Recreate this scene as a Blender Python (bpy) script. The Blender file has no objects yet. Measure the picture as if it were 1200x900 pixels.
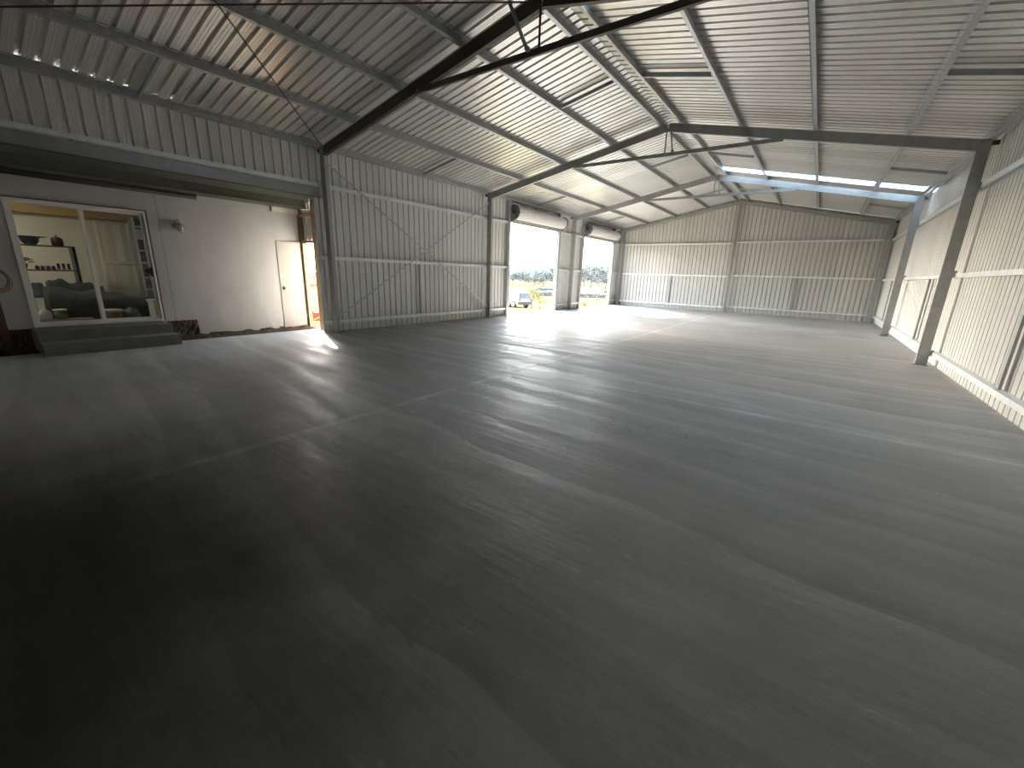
import bpy, math, random
from mathutils import Vector, Matrix
random.seed(7)
C = bpy.context.scene.collection
SC = bpy.context.scene
W = 11.327                       # clear width between the columns
Y0, Y1, Y2, Y3 = 5.7355, 11.697, 17.809, 23.702
YR = -0.75                       # rear wall behind the camera
EAVE, SL = 3.978, 0.2052         # rafter underside at the columns, roof slope
ROFF = 0.32                      # rafter underside to roof sheet
CX = W / 2

def slope_z(x, off=0.0):
    return EAVE + off + SL * (x if x < CX else W - x)

# ------------------------------------------------------------------ mesh builder
class MB:
    def __init__(s): s.v = []; s.f = []; s.m = []; s.sm = []
    def add(s, vs, fs, mi=0, smooth=False):
        b = len(s.v); s.v += [tuple(p) for p in vs]
        for f in fs: s.f.append([b + i for i in f]); s.m.append(mi); s.sm.append(smooth)
    def box(s, a, b, mi=0):
        x0, y0, z0 = [min(a[i], b[i]) for i in range(3)]; x1, y1, z1 = [max(a[i], b[i]) for i in range(3)]
        s.add([(x0,y0,z0),(x1,y0,z0),(x1,y1,z0),(x0,y1,z0),(x0,y0,z1),(x1,y0,z1),(x1,y1,z1),(x0,y1,z1)],
              [(0,3,2,1),(4,5,6,7),(0,1,5,4),(1,2,6,5),(2,3,7,6),(3,0,4,7)], mi)
        return s
    def prism(s, prof, p0, p1, u, v, mi=0):
        """closed 2d profile swept from p0 to p1; u, v the profile's axes"""
        p0, p1, u, v = Vector(p0), Vector(p1), Vector(u), Vector(v); n = len(prof)
        vs = [p0 + u*a + v*b for a, b in prof] + [p1 + u*a + v*b for a, b in prof]
        fs = [(i, (i+1) % n, n + (i+1) % n, n + i) for i in range(n)] + [tuple(range(n-1, -1, -1)), tuple(range(n, 2*n))]
        s.add(vs, fs, mi); return s
    def bar(s, p0, p1, w, h, up=(0,0,1), mi=0):
        d = (Vector(p1) - Vector(p0)).normalized(); up = Vector(up)
        u = d.cross(up).normalized(); v = u.cross(d).normalized()
        return s.prism([(-w/2,-h/2),(w/2,-h/2),(w/2,h/2),(-w/2,h/2)], p0, p1, u, v, mi)
    def open_prof(s, line, t, p0, p1, u, v, mi=0):
        """thin folded steel section: open polyline given thickness t, swept"""
        n = len(line); P = [Vector((a, b)) for a, b in line]; off = []
        for i in range(n):
            d1 = (P[i] - P[i-1]).normalized() if i else (P[1] - P[0]).normalized()
            d2 = (P[i+1] - P[i]).normalized() if i < n-1 else d1
            nn = Vector((-(d1.y + d2.y), d1.x + d2.x))
            nn = nn.normalized() if nn.length > 1e-6 else Vector((-d1.y, d1.x))
            k = max(.35, nn.dot(Vector((-d1.y, d1.x))))
            off.append(P[i] + nn * (t / k))
        return s.prism_strip([tuple(q) for q in P], [tuple(q) for q in off], p0, p1, u, v, mi)
    def prism_strip(s, A, B, p0, p1, u, v, mi):
        p0, p1, u, v = Vector(p0), Vector(p1), Vector(u), Vector(v); n = len(A)
        vs = [p + u*a + v*b for p in (p0, p1) for L in (A, B) for a, b in L]
        fs = []
        for i in range(n-1):
            fs += [(i, i+1, 2*n+i+1, 2*n+i), (n+i+1, n+i, 3*n+i, 3*n+i+1), (i+1, i, n+i, n+i+1), (2*n+i, 2*n+i+1, 3*n+i+1, 3*n+i)]
        fs += [(n, 0, 2*n, 3*n), (n-1, 2*n-1, 4*n-1, 3*n-1)]
        s.add(vs, fs, mi); return s
    def tube(s, pts, r, n=8, mi=0, cap=True, closed=False):
        pts = [Vector(p) for p in pts]; m = len(pts); R = r if isinstance(r, (list, tuple)) else [r]*m
        ref = None; rings = []
        for i, p in enumerate(pts):
            if closed: d = pts[(i+1) % m] - pts[i-1]
            else: d = pts[min(i+1, m-1)] - pts[max(i-1, 0)]
            d.normalize()
            if ref is None: ref = Vector((0,0,1)) if abs(d.z) < .9 else Vector((1,0,0))
            u = (ref - d*ref.dot(d)).normalized(); ref = u; w = d.cross(u)
            rings.append([p + (u*math.cos(2*math.pi*k/n) + w*math.sin(2*math.pi*k/n))*R[i] for k in range(n)])
        vs = [q for ring in rings for q in ring]; fs = []
        for i in range(m if closed else m-1):
            j = (i+1) % m
            fs += [(i*n+k, i*n+(k+1) % n, j*n+(k+1) % n, j*n+k) for k in range(n)]
        if cap and not closed: fs += [tuple(range(n-1,-1,-1)), tuple((m-1)*n+k for k in range(n))]
        s.add(vs, fs, mi, True); return s
    def lathe(s, prof, c=(0,0,0), n=20, axis='z', mi=0):
        c = Vector(c); vs = []; m = len(prof)
        for r, h in prof:
            for k in range(n):
                a = 2*math.pi*k/n; x, y = r*math.cos(a), r*math.sin(a)
                vs.append(c + (Vector((x,y,h)) if axis == 'z' else Vector((x,h,y)) if axis == 'y' else Vector((h,x,y))))
        fs = [(i*n+k, i*n+(k+1) % n, (i+1)*n+(k+1) % n, (i+1)*n+k) for i in range(m-1) for k in range(n)]
        fs += [tuple(range(n-1,-1,-1)), tuple((m-1)*n+k for k in range(n))]
        s.add(vs, fs, mi, True); return s
    def blob(s, c, r, seed=0, n=2, rough=.25, mi=0, flat=1.0):
        """lumpy ball"""
        rnd = random.Random(seed); c = Vector(c); rr = Vector(r) if not isinstance(r, (int, float)) else Vector((r,r,r))
        nu, nv = 8*n, 5*n; ph = [rnd.uniform(0, 6.28) for _ in range(6)]
        vs = []; fs = []
        for j in range(nv+1):
            t = math.pi*j/nv
            for i in range(nu):
                a = 2*math.pi*i/nu
                k = 1 + rough*(.5*math.sin(3*a+ph[0])*math.sin(2*t+ph[1]) + .35*math.sin(5*a+ph[2]+3*t) + .3*math.sin(7*t+ph[3]+2*a))
                vs.append(c + Vector((math.sin(t)*math.cos(a)*rr.x, math.sin(t)*math.sin(a)*rr.y, math.cos(t)*rr.z*flat))*k)
        for j in range(nv):
            for i in range(nu): fs.append((j*nu+i, (j+1)*nu+i, (j+1)*nu+(i+1) % nu, j*nu+(i+1) % nu))
        s.add(vs, fs, mi, True); return s
    def build(s, name, mats, parent=None, loc=None):
        me = bpy.data.meshes.new(name); me.from_pydata(s.v, [], s.f); me.update()
        mats = mats if isinstance(mats, (list, tuple)) else [mats]
        for m in mats: me.materials.append(m)
        me.polygons.foreach_set('material_index', s.m); me.polygons.foreach_set('use_smooth', s.sm); me.update()
        o = bpy.data.objects.new(name, me); C.objects.link(o)
        if parent is not None:
            o.parent = parent; o.matrix_parent_inverse = parent.matrix_world.inverted() if False else Matrix.Translation(parent.location).inverted()
        return o

def tag(o, label, cat, group=None, kind=None):
    o['label'] = label; o['category'] = cat
    if group: o['group'] = group
    if kind: o['kind'] = kind
    return o
def struct(o, kind='structure'):
    o['kind'] = kind; return o
def empty(name, loc, label, cat, group=None):
    o = bpy.data.objects.new(name, None); C.objects.link(o); o.location = loc
    o.empty_display_size = .2
    return tag(o, label, cat, group)

# ------------------------------------------------------------------ materials
def new_mat(name):
    m = bpy.data.materials.new(name); m.use_nodes = True; nt = m.node_tree
    return m, nt, nt.nodes['Principled BSDF']
def N(nt, t, **k):
    n = nt.nodes.new(t)
    for a, b in k.items():
        if a in n.inputs: n.inputs[a].default_value = b
        else: setattr(n, a, b)
    return n
def math_n(nt, op, a, b=None, c=None):
    n = nt.nodes.new('ShaderNodeMath'); n.operation = op
    for i, q in enumerate((a, b, c)):
        if q is None: continue
        if isinstance(q, (int, float)): n.inputs[i].default_value = q
        else: nt.links.new(q, n.inputs[i])
    return n.outputs[0]
def mat(name, col, rough=.6, metal=0, var=.12, scale=6, bump=.0, bscale=60, stretch=(1,1,1), spec=.5, streak=None):
    m, nt, b = new_mat(name)
    tc = N(nt, 'ShaderNodeTexCoord'); mp = N(nt, 'ShaderNodeMapping'); mp.inputs['Scale'].default_value = stretch
    nt.links.new(tc.outputs['Object'], mp.inputs['Vector'])
    nz = N(nt, 'ShaderNodeTexNoise'); nz.inputs['Scale'].default_value = scale; nz.inputs['Detail'].default_value = 6; nz.inputs['Roughness'].default_value = .6
    nt.links.new(mp.outputs[0], nz.inputs['Vector'])
    cr = N(nt, 'ShaderNodeValToRGB')
    c0 = [max(0, x*(1-var)) for x in col]; c1 = [min(1, x*(1+var)) for x in col]
    cr.color_ramp.elements[0].position = .3; cr.color_ramp.elements[1].position = .7
    cr.color_ramp.elements[0].color = (*c0, 1); cr.color_ramp.elements[1].color = (*c1, 1)
    nt.links.new(nz.outputs['Fac'], cr.inputs[0]); nt.links.new(cr.outputs[0], b.inputs['Base Color'])
    b.inputs['Roughness'].default_value = rough; b.inputs['Metallic'].default_value = metal
    b.inputs['Specular IOR Level'].default_value = spec
    if bump:
        n2 = N(nt, 'ShaderNodeTexNoise'); n2.inputs['Scale'].default_value = bscale; n2.inputs['Detail'].default_value = 4
        nt.links.new(mp.outputs[0], n2.inputs['Vector'])
        bp = N(nt, 'ShaderNodeBump'); bp.inputs['Strength'].default_value = bump; bp.inputs['Distance'].default_value = .02
        nt.links.new(n2.outputs['Fac'], bp.inputs['Height']); nt.links.new(bp.outputs[0], b.inputs['Normal'])
    return m

def sheet_mat(name, col, axis, rough=.5, metal=0., var=.05, stretch=(1,1,1)):
    """painted steel sheeting: every sheet 0.76 m wide takes a faintly different tone"""
    m, nt, b = new_mat(name)
    tc = N(nt, 'ShaderNodeTexCoord'); sp = N(nt, 'ShaderNodeSeparateXYZ'); nt.links.new(tc.outputs['Object'], sp.inputs[0])
    q = math_n(nt, 'FLOOR', math_n(nt, 'DIVIDE', sp.outputs[axis], .76))
    wn = N(nt, 'ShaderNodeTexWhiteNoise'); wn.noise_dimensions = '1D'; nt.links.new(q, wn.inputs['W'])
    mp = N(nt, 'ShaderNodeMapping'); mp.inputs['Scale'].default_value = stretch; nt.links.new(tc.outputs['Object'], mp.inputs[0])
    nz = N(nt, 'ShaderNodeTexNoise'); nz.inputs['Scale'].default_value = 2.5; nz.inputs['Detail'].default_value = 5
    nt.links.new(mp.outputs[0], nz.inputs['Vector'])
    f = math_n(nt, 'ADD', math_n(nt, 'MULTIPLY', wn.outputs['Value'], .5), math_n(nt, 'MULTIPLY', nz.outputs['Fac'], .5))
    cr = N(nt, 'ShaderNodeValToRGB'); cr.color_ramp.elements[0].position = .2; cr.color_ramp.elements[1].position = .8
    cr.color_ramp.elements[0].color = (*[x*(1-var) for x in col], 1); cr.color_ramp.elements[1].color = (*[min(1, x*(1+var)) for x in col], 1)
    nt.links.new(f, cr.inputs[0]); nt.links.new(cr.outputs[0], b.inputs['Base Color'])
    b.inputs['Roughness'].default_value = rough; b.inputs['Metallic'].default_value = metal
    return m

M = {}
M['wall'] = sheet_mat('wall_sheet_paint', (.73,.715,.68), 1, rough=.34, stretch=(1,1,.1))
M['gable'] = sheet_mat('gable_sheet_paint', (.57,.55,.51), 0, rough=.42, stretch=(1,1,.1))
M['roof'] = sheet_mat('roof_sheet_steel', (.76,.74,.71), 1, rough=.34, metal=.62, var=.10, stretch=(.15,1,1))
M['galv'] = mat('galvanised_steel', (.44,.455,.46), .42, .5, var=.14, scale=14)
M['galv_bright'] = mat('bright_galvanised_steel', (.78,.80,.81), .4, .2, var=.10, scale=14)
M['galv_dull'] = mat('dull_galvanised_steel', (.33,.34,.33), .5, .4, var=.12, scale=9)
M['frame'] = mat('frame_steel', (.36,.365,.35), .5, .3, var=.14, scale=8)
M['frame_backlit_brown'] = mat('backlit_brown_frame_steel', (.085,.075,.06), .55, .3, var=.2, scale=8)  # nearest frame's backlit shade put into a darker copy of the frame steel
M['rust'] = mat('rusty_steel', (.13,.07,.048), .75, .2, var=.3, scale=20)
M['render'] = mat('white_render', (.47,.465,.45), .9, var=.07, scale=3, bump=.25, bscale=45, stretch=(1,1,.5))
M['brick'] = mat('brown_footing', (.10,.068,.05), .95, var=.35, scale=9, bump=1, bscale=18)
M['soil'] = mat('dark_soil', (.055,.035,.022), 1, var=.5, scale=12, bump=1, bscale=16)
M['step'] = mat('step_concrete', (.19,.19,.165), .9, var=.18, scale=7, bump=.4, bscale=50)
M['alu'] = mat('white_aluminium', (.74,.73,.70), .4, .1, var=.05)
M['timber'] = mat('pine_timber', (.42,.28,.155), .75, var=.22, scale=8, stretch=(4,4,.4))
M['timber_dk'] = mat('brown_timber', (.16,.10,.06), .8, var=.25, scale=8, stretch=(4,4,.4))
M['green'] = mat('olive_fascia_paint', (.10,.105,.085), .55, var=.06)
M['flash'] = mat('grey_flashing', (.30,.31,.31), .38, .6, var=.1, scale=4)
M['gutter'] = mat('dark_brown_gutter', (.03,.025,.02), .6, var=.2)
M['doorpaint'] = mat('cream_door_paint', (.42,.40,.36), .5, var=.03)
M['black'] = mat('black_paint', (.02,.02,.021), .45, var=.2)
M['char'] = mat('charcoal_fabric', (.02,.021,.023), .9, var=.6, scale=25, bump=.5)
M['roller'] = mat('roller_curtain', (.66,.64,.60), .4, .1, var=.04)
M['white'] = mat('white_plastic', (.72,.71,.68), .45, var=.04)
M['cream'] = mat('cream_panel', (.66,.63,.54), .7, var=.05, scale=3)
M['tan'] = mat('tan_bulkhead', (.42,.28,.12), .6, var=.12, scale=3, stretch=(1,.3,1))
M['olive_tub'] = mat('olive_tub', (.14,.13,.05), .5, var=.15)
M['brown_tub'] = mat('brown_tub', (.22,.10,.04), .5, var=.2)
M['grey_box'] = mat('grey_plastic', (.16,.17,.18), .5, var=.15)
M['blue'] = mat('slate_blue_plastic', (.10,.14,.20), .45, var=.15)
M['leaf'] = mat('dark_leaf', (.025,.04,.02), .6, var=.4, scale=30)
M['red'] = mat('red_plastic', (.62,.05,.03), .45, var=.1)
M['rope'] = mat('tan_hose', (.27,.19,.12), .8, var=.25, scale=30)
M['grass'] = mat('dry_grass', (.118,.098,.05), .95, var=.35, scale=.9, bump=.6, bscale=6, spec=0)
M['tree'] = mat('gum_leaves', (.075,.082,.068), .9, var=.4, scale=2.5, bump=1, bscale=3)
M['shrub'] = mat('yellow_green_leaves', (.15,.15,.03), .8, var=.35, scale=6)
M['trunk'] = mat('bark', (.16,.12,.09), .9, var=.3)
M['car'] = mat('silver_car_paint', (.12,.123,.13), .3, .5, var=.03)
M['tyre'] = mat('tyre_rubber', (.02,.02,.02), .8)
M['carglass'] = mat('dark_car_glass', (.02,.025,.03), .08, var=.1)
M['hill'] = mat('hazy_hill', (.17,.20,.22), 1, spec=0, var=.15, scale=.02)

def glass_mat():
    m, nt, b = new_mat('window_glass')
    b.inputs['Base Color'].default_value = (.93,.96,.95,1); b.inputs['Roughness'].default_value = .02
    b.inputs['IOR'].default_value = 1.45
    tr = N(nt, 'ShaderNodeBsdfTransparent'); tr.inputs[0].default_value = (.92,.94,.92,1)
    gl = N(nt, 'ShaderNodeBsdfGlossy'); gl.inputs['Roughness'].default_value = .02
    fr = N(nt, 'ShaderNodeFresnel'); fr.inputs['IOR'].default_value = 1.45
    mx = N(nt, 'ShaderNodeMixShader'); nt.links.new(fr.outputs[0], mx.inputs[0]); nt.links.new(tr.outputs[0], mx.inputs[1]); nt.links.new(gl.outputs[0], mx.inputs[2])
    nt.links.new(mx.outputs[0], nt.nodes['Material Output'].inputs[0]); nt.nodes.remove(b)
    return m
M['glass'] = glass_mat()
def skylight_mat():
    m, nt, b = new_mat('translucent_sheet')
    d = N(nt, 'ShaderNodeBsdfTranslucent'); d.inputs[0].default_value = (.78,.86,.90,1)
    t = N(nt, 'ShaderNodeBsdfDiffuse'); t.inputs[0].default_value = (.6,.65,.68,1)
    mx = N(nt, 'ShaderNodeMixShader'); mx.inputs[0].default_value = .3
    nt.links.new(d.outputs[0], mx.inputs[1]); nt.links.new(t.outputs[0], mx.inputs[2])
    nt.links.new(mx.outputs[0], nt.nodes['Material Output'].inputs[0]); nt.nodes.remove(b)
    return m
M['sky'] = skylight_mat()

def floor_mat():
    m, nt, b = new_mat('power_trowelled_concrete'); L = nt.links.new
    tc = N(nt, 'ShaderNodeTexCoord'); sp = N(nt, 'ShaderNodeSeparateXYZ'); L(tc.outputs['Object'], sp.inputs[0])
    X, Y = sp.outputs[0], sp.outputs[1]
    def noise(scale, detail=4, vec=None, rough=.55):
        n = N(nt, 'ShaderNodeTexNoise'); n.inputs['Scale'].default_value = scale; n.inputs['Detail'].default_value = detail; n.inputs['Roughness'].default_value = rough
        L(vec or tc.outputs['Object'], n.inputs['Vector']); return n.outputs['Fac']
    big = noise(.35, 3); mid = noise(1.6, 6); fine = noise(22, 6)
    # trowel passes: long shallow arcs swept about a point beyond the left rear corner, with scalloped edges
    r = math_n(nt, 'ADD', Y, math_n(nt, 'MULTIPLY', X, .13))
    xs = math_n(nt, 'FRACT', math_n(nt, 'DIVIDE', math_n(nt, 'ADD', X, math_n(nt, 'MULTIPLY', mid, .3)), .17))
    slow = noise(.22, 2); where = math_n(nt, 'GREATER_THAN', noise(.5, 2), .5)
    r2 = math_n(nt, 'ADD', math_n(nt, 'ADD', r, math_n(nt, 'MULTIPLY', math_n(nt, 'MULTIPLY', xs, where), .038)), math_n(nt, 'MULTIPLY', math_n(nt, 'SUBTRACT', slow, .5), 1.0))
    r2 = math_n(nt, 'ADD', r2, math_n(nt, 'MULTIPLY', math_n(nt, 'SUBTRACT', mid, .5), .14))
    fr = math_n(nt, 'FRACT', math_n(nt, 'DIVIDE', r2, .52))
    idx = math_n(nt, 'FLOOR', math_n(nt, 'DIVIDE', r2, .52))
    wn = N(nt, 'ShaderNodeTexWhiteNoise'); wn.noise_dimensions = '1D'; L(idx, wn.inputs['W'])
    # one edge of each pass stands a little proud: saw-tooth
    saw = math_n(nt, 'MULTIPLY', math_n(nt, 'MULTIPLY', math_n(nt, 'POWER', fr, 4.0), math_n(nt, 'SUBTRACT', 1.0, fr)), math_n(nt, 'MULTIPLY', wn.outputs['Value'], 18.0))
    # saw-cut joints
    def line(c, pos, w):
        d = math_n(nt, 'ABSOLUTE', math_n(nt, 'SUBTRACT', c, pos)); return math_n(nt, 'LESS_THAN', d, w)
    wob = math_n(nt, 'MULTIPLY', math_n(nt, 'SUBTRACT', mid, .5), .02)
    Xw = math_n(nt, 'ADD', X, wob); Yw = math_n(nt, 'ADD', Y, wob)
    jt = line(Xw, 5.65, .007)
    for p in (5.58, 11.7, 17.8): jt = math_n(nt, 'MAXIMUM', jt, line(Yw, p, .006))
    # dusty pale smear along the joints
    ds = math_n(nt, 'SUBTRACT', 1.0, math_n(nt, 'MULTIPLY', math_n(nt, 'ABSOLUTE', math_n(nt, 'SUBTRACT', Xw, 5.65)), 15.0))
    ds2 = math_n(nt, 'SUBTRACT', 1.0, math_n(nt, 'MULTIPLY', math_n(nt, 'ABSOLUTE', math_n(nt, 'SUBTRACT', Y, 5.58)), 16.0))
    dust = math_n(nt, 'MULTIPLY', math_n(nt, 'MAXIMUM', math_n(nt, 'MAXIMUM', ds, ds2), 0.0), math_n(nt, 'POWER', mid, 1.6))
    # round scuffs left by the trowel pans
    rings = None
    for (cx, cy, rad) in ((7.04,4.19,.13),(7.73,4.19,.14),(6.65,4.53,.14),(6.29,4.48,.13),(7.5,4.98,.16),(8.43,4.23,.2),(7.0,4.9,.3),(8.0,4.0,.13)):
        a = math_n(nt, 'SUBTRACT', X, cx); c = math_n(nt, 'SUBTRACT', Y, cy)
        d = math_n(nt, 'SQRT', math_n(nt, 'ADD', math_n(nt, 'MULTIPLY', a, a), math_n(nt, 'MULTIPLY', c, c)))
        q = math_n(nt, 'LESS_THAN', math_n(nt, 'ABSOLUTE', math_n(nt, 'SUBTRACT', d, rad)), .004)
        rings = q if rings is None else math_n(nt, 'MAXIMUM', rings, q)
    # small pale scrapes and dark spots
    mpS = N(nt, 'ShaderNodeMapping'); mpS.inputs['Scale'].default_value = (2.2,5.5,1); mpS.inputs['Rotation'].default_value = (0,0,.7); L(tc.outputs['Object'], mpS.inputs[0])
    sn = noise(1.5, 7, mpS.outputs[0], .7); scr = math_n(nt, 'MULTIPLY', math_n(nt, 'MAXIMUM', math_n(nt, 'SUBTRACT', sn, .62), 0.0), 3.0)
    mpD = N(nt, 'ShaderNodeMapping'); mpD.inputs['Location'].default_value = (9,3,0); mpD.inputs['Scale'].default_value = (3,5,1); L(tc.outputs['Object'], mpD.inputs[0])
    dn = noise(1.1, 4, mpD.outputs[0]); spots = math_n(nt, 'MULTIPLY', math_n(nt, 'MAXIMUM', math_n(nt, 'SUBTRACT', dn, .73), 0.0), 3.0)
    # fine streaks dragged along the passes
    mpT = N(nt, 'ShaderNodeMapping'); mpT.inputs['Scale'].default_value = (.30,3.4,1); mpT.inputs['Rotation'].default_value = (0,0,.13); L(tc.outputs['Object'], mpT.inputs[0])
    stk = noise(1.5, 7, mpT.outputs[0], .62)
    # tone
    v = math_n(nt, 'ADD', .80, math_n(nt, 'MULTIPLY', math_n(nt, 'SUBTRACT', mid, .5), .32))
    v = math_n(nt, 'ADD', v, math_n(nt, 'MULTIPLY', math_n(nt, 'SUBTRACT', big, .5), .5))
    v = math_n(nt, 'ADD', v, math_n(nt, 'MULTIPLY', math_n(nt, 'SUBTRACT', wn.outputs['Value'], .5), .10))
    v = math_n(nt, 'ADD', v, math_n(nt, 'MULTIPLY', saw, .07))
    v = math_n(nt, 'ADD', v, math_n(nt, 'MULTIPLY', math_n(nt, 'SUBTRACT', fine, .5), .14))
    v = math_n(nt, 'ADD', v, math_n(nt, 'MULTIPLY', dust, 1.1)); v = math_n(nt, 'ADD', v, scr); v = math_n(nt, 'ADD', v, math_n(nt, 'MULTIPLY', math_n(nt, 'SUBTRACT', stk, .5), .34))
    v = math_n(nt, 'SUBTRACT', v, math_n(nt, 'MULTIPLY', jt, .35)); v = math_n(nt, 'SUBTRACT', v, math_n(nt, 'MULTIPLY', rings, .3))
    v = math_n(nt, 'MAXIMUM', math_n(nt, 'SUBTRACT', v, spots), .12)
    # near left floor: shade painted into the slab colour, darkest at the centre
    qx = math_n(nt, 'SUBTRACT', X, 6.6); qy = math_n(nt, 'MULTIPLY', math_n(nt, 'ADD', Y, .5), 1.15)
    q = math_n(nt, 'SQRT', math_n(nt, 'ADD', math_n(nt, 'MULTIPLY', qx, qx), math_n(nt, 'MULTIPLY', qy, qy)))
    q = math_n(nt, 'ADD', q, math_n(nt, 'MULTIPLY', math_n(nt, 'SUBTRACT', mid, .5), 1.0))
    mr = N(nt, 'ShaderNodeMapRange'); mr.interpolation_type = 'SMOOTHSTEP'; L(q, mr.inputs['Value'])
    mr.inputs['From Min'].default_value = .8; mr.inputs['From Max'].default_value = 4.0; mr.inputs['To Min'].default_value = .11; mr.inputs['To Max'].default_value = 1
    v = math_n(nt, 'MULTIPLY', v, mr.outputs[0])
    mulc = N(nt, 'ShaderNodeVectorMath'); mulc.operation = 'SCALE'; mulc.inputs[0].default_value = FLOOR_COL
    L(v, mulc.inputs['Scale']); L(mulc.outputs[0], b.inputs['Base Color'])
    ro = math_n(nt, 'ADD', .56, math_n(nt, 'MULTIPLY', math_n(nt, 'SUBTRACT', wn.outputs['Value'], .5), .16))
    ro = math_n(nt, 'ADD', ro, math_n(nt, 'MULTIPLY', math_n(nt, 'SUBTRACT', mid, .5), .3)); ro = math_n(nt, 'ADD', ro, math_n(nt, 'MULTIPLY', dust, .25))
    ro = math_n(nt, 'ADD', ro, math_n(nt, 'MULTIPLY', saw, -.08))
    ro = math_n(nt, 'ADD', ro, math_n(nt, 'MULTIPLY', math_n(nt, 'SUBTRACT', stk, .5), -.5))
    L(ro, b.inputs['Roughness']); b.inputs['Specular IOR Level'].default_value = .09
    h = math_n(nt, 'ADD', math_n(nt, 'MULTIPLY', saw, .5), math_n(nt, 'MULTIPLY', math_n(nt, 'SUBTRACT', 0.0, jt), .6))
    h = math_n(nt, 'ADD', h, math_n(nt, 'MULTIPLY', fine, .12)); h = math_n(nt, 'ADD', h, math_n(nt, 'MULTIPLY', mid, .9))
    h = math_n(nt, 'ADD', h, math_n(nt, 'MULTIPLY', stk, 1.3))
    bp = N(nt, 'ShaderNodeBump'); bp.inputs['Strength'].default_value = .3; bp.inputs['Distance'].default_value = .016
    L(h, bp.inputs['Height']); L(bp.outputs[0], b.inputs['Normal'])
    return m
FLOOR_COL = (.52,.515,.49)
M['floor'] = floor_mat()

# ------------------------------------------------------------------ sheeting
def rib_line(s0, s1, pitch=.19, depth=.042, open_w=.046, top_w=.032):
    """(s, d) points of a ribbed sheet; d = how far it goes outwards"""
    pts = [(s0, 0)]; k = math.floor(s0 / pitch) + 1
    while k*pitch < s1 + 1e-6:
        c = k*pitch
        if c - open_w/2 > s0 + .002 and c + open_w/2 < s1 - .002:
            a = c - pitch + open_w/2; bq = c - open_w/2
            if a > s0:      # two shallow swages in the pan
                for f in (.33, .67):
                    q = a + (bq - a)*f
                    pts += [(q-.008, 0), (q-.004, .003), (q+.004, .003), (q+.008, 0)]
            pts += [(c - open_w/2, 0), (c - top_w/2, depth), (c + top_w/2, depth), (c + open_w/2, 0)]
        k += 1
    pts.append((s1, 0)); return pts
def sheet(mb, pts, P, t0, t1, th=.0015, mi=0):
    """P(s, d, t) -> point; t0/t1 functions of s"""
    n = len(pts); vs = []
    for s_, d in pts:
        for dd in (0, th):
            vs.append(P(s_, d+dd, t0(s_))); vs.append(P(s_, d+dd, t1(s_)))
    fs = []
    for i in range(n-1):
        a, b = 4*i, 4*(i+1)
        fs += [(a, b, b+1, a+1), (a+3, b+3, b+2, a+2), (a, a+2, b+2, b), (a+1, b+1, b+3, a+3)]
    fs += [(0, 1, 3, 2), (4*(n-1), 4*(n-1)+2, 4*(n-1)+3, 4*(n-1)+1)]
    mb.add(vs, fs, mi)
XL, XR, YF = -.30, 11.64, Y3 + .25           # cladding planes
OPEN_Y = 5.57                                 # where the left cladding comes down to the floor
D1, D2, DH = (13.06, 16.64), (19.12, 22.72), 3.39
top = lambda x: slope_z(x, ROFF)
ztL = lambda s: top(XL) - .01
c_ = lambda v: (lambda s: v)
mb = MB(); PL = lambda s, d, t: (XL - d, s, t)
for a, b_, z0, z1 in ((YR, OPEN_Y, 3.22, None), (OPEN_Y, D1[0]-.02, -.02, None), (D1[0]-.02, D1[1]+.02, DH+.08, None), (D1[1]+.02, D2[0]-.02, -.02, None), (D2[0]-.02, D2[1]+.02, DH+.08, None), (D2[1]+.02, YF, -.02, None)):
    sheet(mb, rib_line(a, b_), PL, c_(z0), ztL)
struct(mb.build('wall_left', M['wall']))
mb = MB(); sheet(mb, rib_line(YR, YF), lambda s, d, t: (XR + d, s, t), c_(-.02), lambda s: top(XR) - .01)
struct(mb.build('wall_right', M['wall']))
mb = MB()
sheet(mb, rib_line(XL, CX), lambda s, d, t: (s, YF + d, t), c_(-.02), lambda s: top(s) - .01)
sheet(mb, rib_line(CX, XR), lambda s, d, t: (s, YF + d, t), c_(-.02), lambda s: top(s) - .01)
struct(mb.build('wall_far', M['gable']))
mb = MB()
sheet(mb, rib_line(XL, CX), lambda s, d, t: (s, YR - d, t), c_(-.02), lambda s: top(s) - .01)
sheet(mb, rib_line(CX, XR), lambda s, d, t: (s, YR - d, t), c_(-.02), lambda s: top(s) - .01)
mb.box((-1.62, YR-.05, -.2), (XL, YR, 4.2))
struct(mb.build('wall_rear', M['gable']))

SKY1, SKY2 = (5.78, 6.44), (17.06, 17.72)
mb = MB(); OV = .12
def roofP(s, d, t): return (t, s, slope_z(t, ROFF) + d) if abs(t-CX) > 1e-6 else (t, s, EAVE + SL*CX + ROFF + d)
RR = dict(depth=.046, open_w=.066, top_w=.050)
sheet(mb, rib_line(YR-.1, YF+.12, **RR), roofP, c_(XL-OV), c_(CX))
for a, b_ in ((YR-.1, SKY1[0]), (SKY1[1], SKY2[0]), (SKY2[1], YF+.12)):
    sheet(mb, rib_line(a, b_, **RR), roofP, c_(CX), c_(XR+OV))
zr = EAVE + SL*CX + ROFF + .052                # ridge capping
mb.prism([(-.32, -.32*SL), (0, 0), (.32, -.32*SL), (.32, -.32*SL+.002), (0, .002), (-.32, -.32*SL+.002)], (CX, YR-.1, zr), (CX, YF+.12, zr), (1,0,0), (0,0,1))
struct(mb.build('ceiling', M['roof']))
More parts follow.
